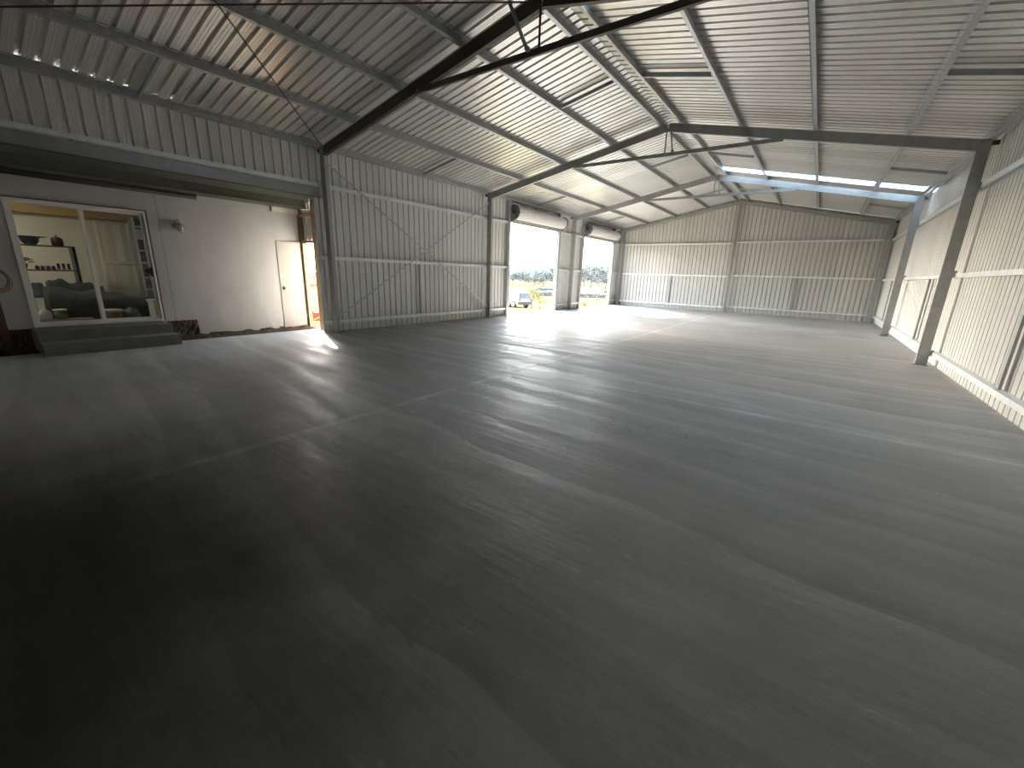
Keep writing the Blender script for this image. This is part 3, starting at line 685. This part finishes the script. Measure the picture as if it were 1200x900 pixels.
mb = MB(); mb.box((RX0, RY1, RZ0), (RX1, RY1+.1, RZ1)); struct(mb.build('wall_room_right', M['cream']))
mb = MB(); mb.box((RX0, RY0, 2.50), (RX0+.30, RY1, RZ1)); struct(mb.build('trim_8', M['tan']))
# pale folding screen in the right half
e = empty('folding_screen', (-4.5, 2.8, RZ0), 'pale grooved folding screen behind the right glass pane', 'screen')
for k in range(4):
    mb = MB(); y = 2.56 + k*.135; xo = -4.42 + (.012 if k % 2 else 0); mb.bar((xo, y, 1.36), (xo + (.012 if k % 2 == 0 else -.012), y+.118, 1.36), .012, 2.0, (0,0,1)); mb.build('screen_panel', M['cream'], e)
mb = MB(); mb.box((-4.46, 2.52, RZ0), (-4.40, 2.57, 2.44)); mb.box((-4.46, 3.09, RZ0), (-4.40, 3.13, 2.44)); mb.box((-4.45, 2.57, 1.48), (-4.38, 3.09, 1.54)); mb.build('screen_frame', M['white'], e)
# white shelving with clutter
e = empty('white_shelving', (-3.9, 3.3, RZ0), 'white shelving full of clutter beside the screen, seen through the glass', 'shelving')
for y in (3.06, 3.62):
    mb = MB(); mb.box((-4.1, y, RZ0), (-3.735, y+.025, 2.55)); mb.box((-3.735, y, RZ0), (-3.72, y+.025, 2.55), 1); mb.build('side_panel', [M['grey_box'], M['white']], e)
mb = MB(); mb.box((-4.11, 3.06, RZ0), (-4.10, 3.65, 2.55)); mb.build('back_panel', M['grey_box'], e)
SHZ = (.90, 1.18, 1.52, 1.80, 2.07, 2.34)
for z in SHZ:
    mb = MB(); mb.box((-4.1, 3.09, z), (-3.72, 3.62, z+.022)); mb.build('shelf', M['white'], e)
rnd = random.Random(11)
for si, z in enumerate(SHZ):
    y = 3.11; n = 0; pos = ('leftmost', 'second', 'third', 'fourth', 'fifth', 'sixth'); row = ('bottom', 'second', 'third', 'fourth', 'fifth', 'top')[si]
    while y < 3.52 and n < 4:
        w_ = rnd.uniform(.10, .15); h = rnd.uniform(.12, .2)
        if y + w_ > 3.60: break
        q = rnd.randrange(4); m = [M['grey_box'], M['white'], M['blue'], M['char']][rnd.randrange(4)]
        mb = MB()
        if q < 2:
            mb.box((-4.02, y, z+.022), (-3.80, y+w_, z+.022+h)); mb.box((-4.03, y-.003, z+.022+h), (-3.79, y+w_+.003, z+.035+h)); nm = 'storage_box'
        else:
            mb.lathe([(w_*.42,0),(w_*.48,.02),(w_*.48,h*.7),(w_*.25,h*.8),(w_*.25,h)], (-3.86, y+w_/2, z+.022), 14); nm = 'jar'
        tag(mb.build(nm, m), '%s item from the left on the %s shelf of the white shelving' % (pos[n], row), 'box' if q < 2 else 'jar', 'clutter on the white shelving')
        y += w_ + .015; n += 1
# black rack
e = empty('metal_rack', (-3.45, 1.6, RZ0), 'black open metal rack behind the left glass pane', 'rack')
RXa, RXb = -3.62, -3.28
for z in (1.79, 1.31, .78):
    mb = MB(); mb.box((RXa, .95, z), (RXb, 1.94, z+.025)); mb.build('shelf', M['black'], e)
for y in (.95, 1.90):
    for x in (RXa, RXb-.03):
        mb = MB(); mb.box((x, y, RZ0), (x+.03, y+.045, 1.815)); mb.build('leg', M['black'], e)
mb = MB(); mb.box((RXa, 1.895, .5), (RXb, 1.94, 1.80)); mb.build('side_panel', M['black'], e)
def thing(mb, name, m, lab, cat, group=None): return tag(mb.build(name, m), lab, cat, group)
mb = MB(); mb.lathe([(.075,0),(.12,.05),(.14,.135),(.26,.155),(.265,.16),(.14,.15),(.12,.148)], (-3.45, 1.35, 1.815), 26); thing(mb, 'wide_bowl', M['black'], 'dark wide-brimmed bowl on top of the black rack', 'bowl')
e = empty('lidded_pot', (-3.45, 1.73, 1.815), 'dark lidded pot beside the bowl on top of the rack', 'pot')
mb = MB(); mb.lathe([(.075,0),(.09,.02),(.09,.13),(.085,.14)], (-3.45, 1.73, 1.815), 20); mb.build('pot_body', M['black'], e)
mb = MB(); mb.lathe([(.092,.14),(.05,.17),(.012,.18),(.018,.21),(.0,.215)], (-3.45, 1.73, 1.815), 20); mb.build('pot_lid', M['black'], e)
e = empty('potted_plant', (-3.43, 1.17, 1.335), 'dark leafy plant in a pot on the middle rack shelf', 'plant')
mb = MB(); mb.lathe([(.05,0),(.075,.10),(.08,.105)], (-3.43, 1.17, 1.335), 16); mb.build('flower_pot', M['char'], e)
mb = MB(); rnd = random.Random(4)
for k in range(16):
    a = rnd.uniform(0, 6.28); r = rnd.uniform(.06, .17); h = rnd.uniform(.14, .34); p = Vector((-3.43 + r*math.cos(a), 1.17 + r*math.sin(a), 1.335 + h))
    mb.tube([(-3.43, 1.17, 1.43), ((p.x-3.43)/2, (p.y+1.17)/2, p.z-.03), p], .004, 5)
    mb.blob(p, (.055, .045, .012), k, 1, .1)
mb.build('foliage', M['leaf'], e)
rnd = random.Random(21)
for k in range(7):
    y = 1.36 + k*.075; mb = MB()
    if k < 4: mb.lathe([(.028,0),(.034,.02),(.03,.06+.01*(k%3)),(.018,.08)], (-3.42, y, 1.335), 12); thing(mb, 'dark_cup', M['char'], '%s dark cup in the row on the middle rack shelf' % ('first','second','third','fourth')[k], 'cup', 'row on the middle rack shelf')
    else: mb.lathe([(.022,0),(.024,.01),(.024,.13),(.020,.13),(.020,.012),(.0,.012)], (-3.42, y, 1.335), 14); thing(mb, 'drinking_glass', M['glass'], '%s clear glass at the right end of the middle rack shelf' % ('first','second','third')[k-4], 'glass', 'row on the middle rack shelf')
for k, (y, w_, h, m, lab) in enumerate(((1.05, .2, .36, 'black', 'tall dark container at the left of the lower rack shelf'), (1.28, .17, .27, 'blue', 'slate blue canister on the lower rack shelf'), (1.47, .15, .31, 'grey_box', 'dark grey canister right of the slate blue one on the rack'))):
    mb = MB(); mb.lathe([(w_*.42,0),(w_*.47,.02),(w_*.47,h*.9),(w_*.40,h*.93),(w_*.40,h)], (-3.45, y+.02, .805), 18); thing(mb, 'canister', M[m], lab, 'canister', 'canisters on the rack')
# heaped sofa under a dark throw
def heap(x0, x1, y0, y1, zf, n=26, seed=2):
    rnd = random.Random(seed); mb = MB(); vs = []; ph = [rnd.uniform(0, 6) for _ in range(6)]
    for j in range(n+1):
        for i in range(9):
            u, v = i/8, j/n; y = y0+(y1-y0)*v; x = x0+(x1-x0)*u
            z = zf(v)*(math.sin(math.pi*min(1, max(0, u*.92+.04)))**.35) + .03*math.sin(13*v+ph[0]+3*u) + .02*math.sin(23*v+ph[1]-4*u)
            vs.append((x, y, RZ0 + max(.0, z)))
    fs = [(j*9+i, j*9+i+1, (j+1)*9+i+1, (j+1)*9+i) for j in range(n) for i in range(8)]
    mb.add(vs, fs, 0, True)
    b0 = len(vs); rim = [j*9 for j in range(n+1)] + [n*9+i for i in range(1, 9)] + [j*9+8 for j in range(n-1, -1, -1)] + [i for i in range(7, 0, -1)]
    low = [(vs[k][0], vs[k][1], RZ0) for k in rim]; mb.v += low; m_ = len(rim)
    for k in range(m_): mb.f.append([rim[k], rim[(k+1) % m_], b0+(k+1) % m_, b0+k]); mb.m.append(0); mb.sm.append(False)
    mb.f.append([b0+k for k in range(m_)]); mb.m.append(0); mb.sm.append(False)
    return mb
e = empty('sofa', (-2.75, 2.2, RZ0), 'long dark sofa heaped with a charcoal throw behind the glass', 'sofa')
heap(-3.12, -2.42, 1.30, 2.86, lambda v: .66 - .18*v + (.0 if v < .9 else -.9*(v-.9))).build('sofa_body', M['char'], e)
mb = heap(-3.18, -2.9, 1.42, 2.2, lambda v: .80 - .12*v, 16, 5); mb.build('sofa_back', M['char'], e)
mb = MB(); mb.box((-2.32, .98, RZ0+.06), (-1.95, 1.80, RZ0+.085)); mb.box((-2.30, 1.0, RZ0), (-2.26, 1.04, RZ0+.06)); mb.box((-2.30, 1.74, RZ0), (-2.26, 1.78, RZ0+.06)); mb.box((-2.0, 1.0, RZ0), (-1.96, 1.04, RZ0+.06)); mb.box((-2.0, 1.74, RZ0), (-1.96, 1.78, RZ0+.06))
thing(mb, 'low_shelf', M['step'], 'low grey plank shelf just inside the left glass pane', 'shelf')
zt = RZ0 + .085
def tub(x, y, r, h, m, lab, lid='white', zb=zt):
    e = empty('lidded_tub', (x, y, zb), lab, 'tub', 'tubs inside the glass door')
    mb = MB(); mb.lathe([(r*.86,0),(r*.9,.01),(r,h*.85)], (x, y, zb), 24); mb.build('tub_body', M[m], e)
    mb = MB(); mb.lathe([(r*1.04,h*.85),(r*1.06,h*.9),(r*1.04,h),(r*.9,h*1.01)], (x, y, zb), 24); mb.build('tub_lid', M[lid], e)
tub(-2.15, 1.375, .095, .19, 'olive_tub', 'olive tub with a white lid on the low plank shelf')
tub(-2.2, 2.10, .17, .23, 'brown_tub', 'wide brown tub with a cream lid behind the door mullion', 'white', RZ0)
e = empty('white_jug', (-2.15, 1.17, zt), 'rounded white jug on the low plank shelf', 'jug')
mb = MB(); mb.lathe([(.07,0),(.095,.03),(.10,.09),(.08,.15),(.035,.19),(.028,.21)], (-2.15, 1.17, zt), 22); mb.build('jug_body', M['white'], e)
mb = MB(); mb.tube([(-2.15, 1.14, zt+.19), (-2.15, 1.08, zt+.18), (-2.15, 1.06, zt+.12), (-2.15, 1.08, zt+.07)], .010, 8); mb.build('jug_handle', M['white'], e)
e = empty('red_bottle', (-2.3, 1.03, RZ0), 'reddish bottle with a white cap at the left inside the glass', 'bottle')
mb = MB(); mb.lathe([(.045,0),(.05,.02),(.05,.36),(.03,.42)], (-2.36, 1.05, RZ0), 18); mb.build('bottle_body', mat('brick_red_plastic', (.20,.06,.035), .5), e)
mb = MB(); mb.lathe([(.034,.42),(.034,.47),(.0,.475)], (-2.36, 1.05, RZ0), 16); mb.build('bottle_cap', M['white'], e)
mb = MB(); mb.lathe([(.04,0),(.09,.05),(.10,.14),(.09,.22),(.05,.28),(.0,.30)], (-2.75, 1.06, RZ0+.46), 20); mb.lathe([(.10,-.46),(.10,0)], (-2.75, 1.06, RZ0+.46), 14); thing(mb, 'bedside_lamp', M['white'], 'shiny white rounded lamp at the left inside the glass', 'lamp')
mb = MB(); mb.box((-2.35, 2.74, RZ0), (-1.95, 2.98, RZ0+.37)); mb.box((-2.37, 2.72, RZ0+.37), (-1.93, 3.0, RZ0+.41)); thing(mb, 'storage_box', M['white'], 'cream box at the lower right corner inside the glass door', 'box')
mb = MB(); mb.blob((-2.25, 2.42, RZ0+.12), (.12,.13,.12), 8, 2, .35); thing(mb, 'crumpled_bag', M['grey_box'], 'crumpled grey bag right of the wide brown tub', 'bag')

# ------------------------------------------------------------------ outside
def gz(x, y):
    d = math.hypot(x-9.46, y); far = max(0, d-17)
    z = -.12 - .066*min(far, 29) - .003*max(0, far-29)
    return z
mb = MB()
xs = [-420,-300,-220,-160,-120,-90,-70,-56,-46,-38,-30,-24,-18,-13,-9,-6,-4,-2.6,-1.70]
ys = [-60,-30,-10,-1,2,4,5.9,8,11,14,17,20,23,26,30,36,44,54,68,88,115,150,200,270,380]
vs = [(x, y, gz(x, y)) for y in ys for x in xs]; nx = len(xs)
mb.add(vs, [(j*nx+i, j*nx+i+1, (j+1)*nx+i+1, (j+1)*nx+i) for j in range(len(ys)-1) for i in range(nx-1)], 0, True)
vs = [(x, y, gz(x, y) if x < 5 else -.3) for y in ys if y > 5 for x in (-1.7, -.32)]; n2 = len(vs)//2
mb.add(vs, [(2*j, 2*j+1, 2*j+3, 2*j+2) for j in range(n2-1)], 0, True)
struct(mb.build('ground', M['grass']))
def at(dx, dy, d, z=None): 
    x, y = 9.46 + dx*d, dy*d; return Vector((x, y, gz(x, y) if z is None else z))

def gum(p, h, r, seed, lab, m='tree', cat='tree', group='trees beyond the paddock'):
    rnd = random.Random(seed); e = empty('gum_tree' if m == 'tree' else 'shrub', p, lab, cat, group)
    mb = MB(); pts = []
    mb.tube([p, p+Vector((.1*r, 0, h*.35)), p+Vector((-.05*r, .1*r, h*.7))], [.06*h*.6, .04*h*.6, .02*h*.6], 8)
    for k in range(4):
        a = 1.57*k + rnd.uniform(0, 1); mb.tube([p+Vector((0,0,h*.35)), p+Vector((math.cos(a)*r*.5, math.sin(a)*r*.5, h*.62))], [.03*h*.5, .012*h*.5], 6)
    mb.build('trunk', M['trunk'], e)
    mb = MB()
    for k in range(11):           # clumps of leaf cards around branch ends
        a = rnd.uniform(0, 6.28); q = rnd.uniform(.1, .8)*r; c = p + Vector((math.cos(a)*q, math.sin(a)*q, h*rnd.uniform(.45, .92)))
        rr = r*rnd.uniform(.28, .45)
        for l in range(90):
            v = Vector((rnd.gauss(0,1), rnd.gauss(0,1), rnd.gauss(0,.7))).normalized()*rr*rnd.uniform(.6, 1)
            s = rr*rnd.uniform(.10, .2); t = Vector((rnd.gauss(0,1), rnd.gauss(0,1), rnd.gauss(0,1))).normalized(); b2 = t.cross(v).normalized() if t.cross(v).length > .01 else Vector((1,0,0))
            c2 = c+v; mb.add([c2-t*s, c2+b2*s*.5, c2+t*s, c2-b2*s*.5], [(0,1,2,3)])
    mb.build('foliage', M[m], e)
# directions are those of the open doorways; distances vary from tree to tree
rnd = random.Random(12)
places = ['left side of the first doorway', 'left of centre in the first doorway', 'centre of the first doorway', 'right of centre in the first doorway', 'right edge of the first doorway']
for k, (az, d, h, r) in enumerate(((-.588,150,4.8,4.0),(-.565,165,5.2,4.2),(-.545,135,4.4,3.8),(-.528,150,5.5,4.2),(-.508,118,6.2,3.8))):
    gum(at(az, math.sqrt(1-az*az), d), h, r, 30+k, 'hazy distant tree at the %s' % places[k])
places = ['left edge of the second doorway', 'left part of the second doorway, tallest there', 'middle of the second doorway', 'right part of the second doorway', 'right edge of the second doorway']
for k, (az, d, h, r) in enumerate(((-.462,120,6.2,3.6),(-.446,106,6.9,3.6),(-.431,134,7.6,4.6),(-.416,112,5.6,3.4),(-.400,125,6.8,3.8))):
    gum(at(az, math.sqrt(1-az*az), d), h, r, 50+k, 'big grey-green tree at the %s' % places[k])
gum(at(-.90, .435, 45), 4.2, 2.6, 71, 'green tree seen through the open timber doorway')
gum(at(-.548, .836, 43), 2.1, .95, 77, 'yellow-green shrub growing right of the silver car', 'shrub', 'shrub', 'shrubs outside')
gum(at(-.532, .847, 42), 1.5, .7, 78, 'low olive shrub at the right of the yellow-green one', 'shrub', 'shrub', 'shrubs outside')
gum(at(-.437, .899, 33), .75, .5, 79, 'small dry bush in the grass of the second doorway', 'shrub', 'shrub', 'shrubs outside')
# hedge rows / hay lines across the paddock and a rail fence
for k, (d, h, lab) in enumerate(((78, .9, 'nearer dark hedge row across the paddock'), (100, 1.1, 'farther dark hedge row across the paddock'))):
    mb = MB(); rnd = random.Random(60+k); n = 46
    for j in range(n):
        az = -.535 + .15*j/n; p = at(az, math.sqrt(1-az*az), d); mb.blob(p+Vector((0,0,h*.4)), (1.1, 1.1, h*.55*rnd.uniform(.7,1.2)), j, 1, .4)
    tag(mb.build('hedge', M['tree']), lab, 'hedge', kind='stuff')
e = empty('paddock_fence', at(-.43,.903,60), 'low post and rail fence across the paddock beyond the doorways', 'fence')
for j in range(14):
    az = -.60 + .24*j/13; p = at(az, math.sqrt(1-az*az), 58); mb = MB(); mb.tube([p, p+Vector((0,0,1.1))], .06, 6); mb.build('fence_post', M['trunk'], e)
for hh in (.5, .95):
    mb = MB(); mb.tube([at(a, math.sqrt(1-a*a), 58)+Vector((0,0,hh)) for a in [-.60+.24*j/13 for j in range(14)]], .03, 5); mb.build('fence_rail', M['trunk'], e)
mb = MB(); p = at(-.43,.903,88); mb.box(p+Vector((-6,-2,0)), p+Vector((2,2,.9))); mb.prism([(-6.3,.9),(2.3,.9),(1.4,1.35),(-5.4,1.35)], p+Vector((0,-2.2,0)), p+Vector((0,2.2,0)), (1,0,0), (0,0,1))
tag(mb.build('farm_shed', M['cream']), 'long low white farm shed across the paddock', 'building')
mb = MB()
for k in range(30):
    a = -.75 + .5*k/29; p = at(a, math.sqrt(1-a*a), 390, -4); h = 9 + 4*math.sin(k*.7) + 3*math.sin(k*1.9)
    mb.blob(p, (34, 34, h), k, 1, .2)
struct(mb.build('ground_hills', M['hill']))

# silver four-wheel-drive wagon, rear towards the camera
def car():
    fwd = Vector((-.94, .34, 0)).normalized(); p = at(-.562, .827, 45) + fwd*2.3; p.z = gz(p.x, p.y)+.02; rz = math.atan2(fwd.y, fwd.x)
    e = empty('car', p, 'silver four-wheel-drive wagon parked outside the first roller doorway', 'car'); e.rotation_euler = (0, 0, rz)
    def put(mb, name, m):
        o = mb.build(name, m); o.parent = e; return o
    wd = .90
    mb = MB()      # body: side profile widened at the belt
    prof = [(2.35,.45),(2.38,.75),(2.25,1.0),(1.15,1.10),(.55,1.62),(.2,1.72),(-2.05,1.74),(-2.25,1.62),(-2.38,1.05),(-2.42,.75),(-2.40,.42)]
    n = len(prof); vs = []
    for yy, inset in ((-wd, 0), (-wd*.98, 0), (wd*.98, 0), (wd, 0)):
        for x, z in prof: vs.append((x*(.995 if abs(yy) == wd else 1), yy*(1 if z < 1.12 else .86), z))
    fs = []
    for r in range(3): fs += [(r*n+i, r*n+(i+1) % n, (r+1)*n+(i+1) % n, (r+1)*n+i) for i in range(n)]
    fs += [tuple(range(n-1,-1,-1)), tuple(3*n+i for i in range(n))]
    mb.add(vs, fs); put(mb, 'body', M['car'])
    mb = MB(); mb.add([(-2.425+.005,-.66,1.08),(-2.425+.005,.66,1.08),(-2.30,.62,1.60),(-2.30,-.62,1.60)], [(0,1,2,3)]); mb.add([(-2.40,-.66,1.08),(-2.40,.66,1.08),(-2.28,.62,1.60),(-2.28,-.62,1.60)], [(3,2,1,0)]); put(mb, 'rear_window', M['carglass'])
    for s in (-1, 1):
        mb = MB()
        for a, b_ in (((-2.1,-1.25)), ((-1.15,-.3)), ((-.2,.75))):
            mb.add([(a, s*.885, 1.16), (b_, s*.885, 1.16), (b_-(.35 if b_ > .5 else 0), s*.80, 1.60), (a, s*.80, 1.60)], [(0,1,2,3)])
        put(mb, 'side_window', M['carglass'])
        for x in (-1.45, 1.45):
            mb = MB(); mb.lathe([(.12,-.13),(.36,-.13),(.40,-.09),(.40,.09),(.36,.13),(.2,.12),(.2,.10)], (x, s*.80, .40), 24, 'y'); w = put(mb, 'wheel', M['tyre'])
            mb = MB(); mb.lathe([(.21,-.14),(.21,.14)], (x, s*.80, .40), 16, 'y'); put(mb, 'wheel_rim', M['alu'])
        mb = MB(); mb.box((-2.45, s*.62, .85), (-2.36, s*.86, 1.08)); put(mb, 'tail_light', M['red'])
    mb = MB(); mb.box((-2.52,-.86,.42), (-2.36,.86,.66)); put(mb, 'rear_bumper', M['black'])
    mb = MB(); mb.box((-2.455,-.26,.78), (-2.42,.26,.92)); put(mb, 'number_plate', M['white'])
car()
# things outside the small doorway
e = empty('red_barrow', (-3.05, 6.75, -.1), 'red wheelbarrow tray outside the open timber doorway', 'wheelbarrow')
mb = MB(); mb.add([(-3.35,6.5,.22),(-2.75,6.5,.22),(-2.75,6.98,.22),(-3.35,6.98,.22),(-3.25,6.6,-.02),(-2.85,6.6,-.02),(-2.85,6.88,-.02),(-3.25,6.88,-.02)], [(4,5,6,7),(0,4,7,3),(1,2,6,5),(0,1,5,4),(2,3,7,6)])
mb.build('tray', M['red'], e)
for y in (6.6, 6.88):
    mb = MB(); mb.tube([(-3.3,y,.0),(-2.9,y,-.04),(-2.35,y,.12)], .018, 8); mb.build('handle', M['timber'], e)
mb = MB(); mb.lathe([(.05,-.03),(.14,-.03),(.16,0),(.14,.03),(.05,.03)], (-3.42,6.74,.04), 18, 'y'); mb.build('wheel', M['tyre'], e)
e = empty('timber_fence', (-5.2, 8.2, -.12), 'low timber panel fence with a top rail outside the small doorway', 'fence')
mb = MB()
for k in range(22): y = 6.6 + k*.15; mb.box((-5.22, y, -.12), (-5.2, y+.14, .95))
mb.build('fence_panel', M['timber'], e); mb = MB(); mb.box((-5.2, 6.5, .9), (-5.1, 9.95, 1.0)); mb.build('top_rail', M['timber_dk'], e)

# ------------------------------------------------------------------ light
w = bpy.data.worlds.new('sky'); SC.world = w; w.use_nodes = True; nt = w.node_tree
sk = nt.nodes.new('ShaderNodeTexSky'); sk.sky_type = 'NISHITA'; sk.sun_disc = False
SUN_EL = math.radians(32.5); trav = Vector((.914, -.405, 0)).normalized()
sk.sun_elevation = SUN_EL; sk.sun_rotation = math.atan2(-trav.x, -trav.y); sk.dust_density = 2.0; sk.air_density = 1.0; sk.ozone_density = 1.0
bg = nt.nodes['Background']; bg.inputs['Strength'].default_value = .5
hz = nt.nodes.new('ShaderNodeHueSaturation'); hz.inputs['Saturation'].default_value = .55   # hazy white morning sky
nt.links.new(sk.outputs[0], hz.inputs['Color']); nt.links.new(hz.outputs[0], bg.inputs['Color'])
sd = bpy.data.lights.new('sun', 'SUN'); sd.energy = 3.0; sd.angle = math.radians(.6); sd.color = (1, .96, .91)
so = bpy.data.objects.new('sun', sd); C.objects.link(so)
dirv = Vector((trav.x*math.cos(SUN_EL), trav.y*math.cos(SUN_EL), -math.sin(SUN_EL)))
so.rotation_euler = dirv.to_track_quat('-Z', 'Y').to_euler(); so.location = (-20, 15, 15)
# glowing disc added under the room ceiling to brighten the house room
mb = MB(); mb.lathe([(.14,0),(.14,-.02),(.12,-.05),(.0,-.07)], (-3.0, .45, RZ1), 24)
glow, gnt, gb = new_mat('room_fill_glow'); gb.inputs['Base Color'].default_value = (.8,.8,.75,1); gb.inputs['Emission Color'].default_value = (1,.93,.80,1); gb.inputs['Emission Strength'].default_value = 15
tag(mb.build('added_room_fill', glow), 'round glowing disc added to brighten the house room', 'added light')

# ------------------------------------------------------------------ camera
f_px, yaw, pitch, roll = 483.051, .6206, -.2608, .0325
cd = bpy.data.cameras.new('camera'); cam = bpy.data.objects.new('camera', cd); C.objects.link(cam); SC.camera = cam
cd.sensor_fit = 'HORIZONTAL'; cd.sensor_width = 36; cd.lens = f_px*36/1200; cd.clip_start = .05; cd.clip_end = 2000
cy, sy = math.cos(yaw), math.sin(yaw)
fw = Vector((-sy*math.cos(pitch), cy*math.cos(pitch), math.sin(pitch))); rt = Vector((cy, sy, 0)); up = rt.cross(fw)
r2 = rt*math.cos(roll) + up*math.sin(roll); u2 = -rt*math.sin(roll) + up*math.cos(roll)
cam.matrix_world = Matrix(((r2.x, u2.x, -fw.x, 9.4597), (r2.y, u2.y, -fw.y, 0), (r2.z, u2.z, -fw.z, 1.55), (0,0,0,1)))

SC.view_settings.view_transform = 'Standard'; SC.view_settings.look = 'None'; SC.view_settings.gamma = 1
SC.view_settings.use_curve_mapping = False; SC.view_settings.exposure = 2.82
try:
    SC.cycles.use_denoising = True; SC.cycles.max_bounces = 14; SC.cycles.diffuse_bounces = 10; SC.cycles.glossy_bounces = 5
    SC.cycles.sample_clamp_indirect = 12; SC.cycles.caustics_reflective = False; SC.cycles.use_guiding = True
except Exception: pass
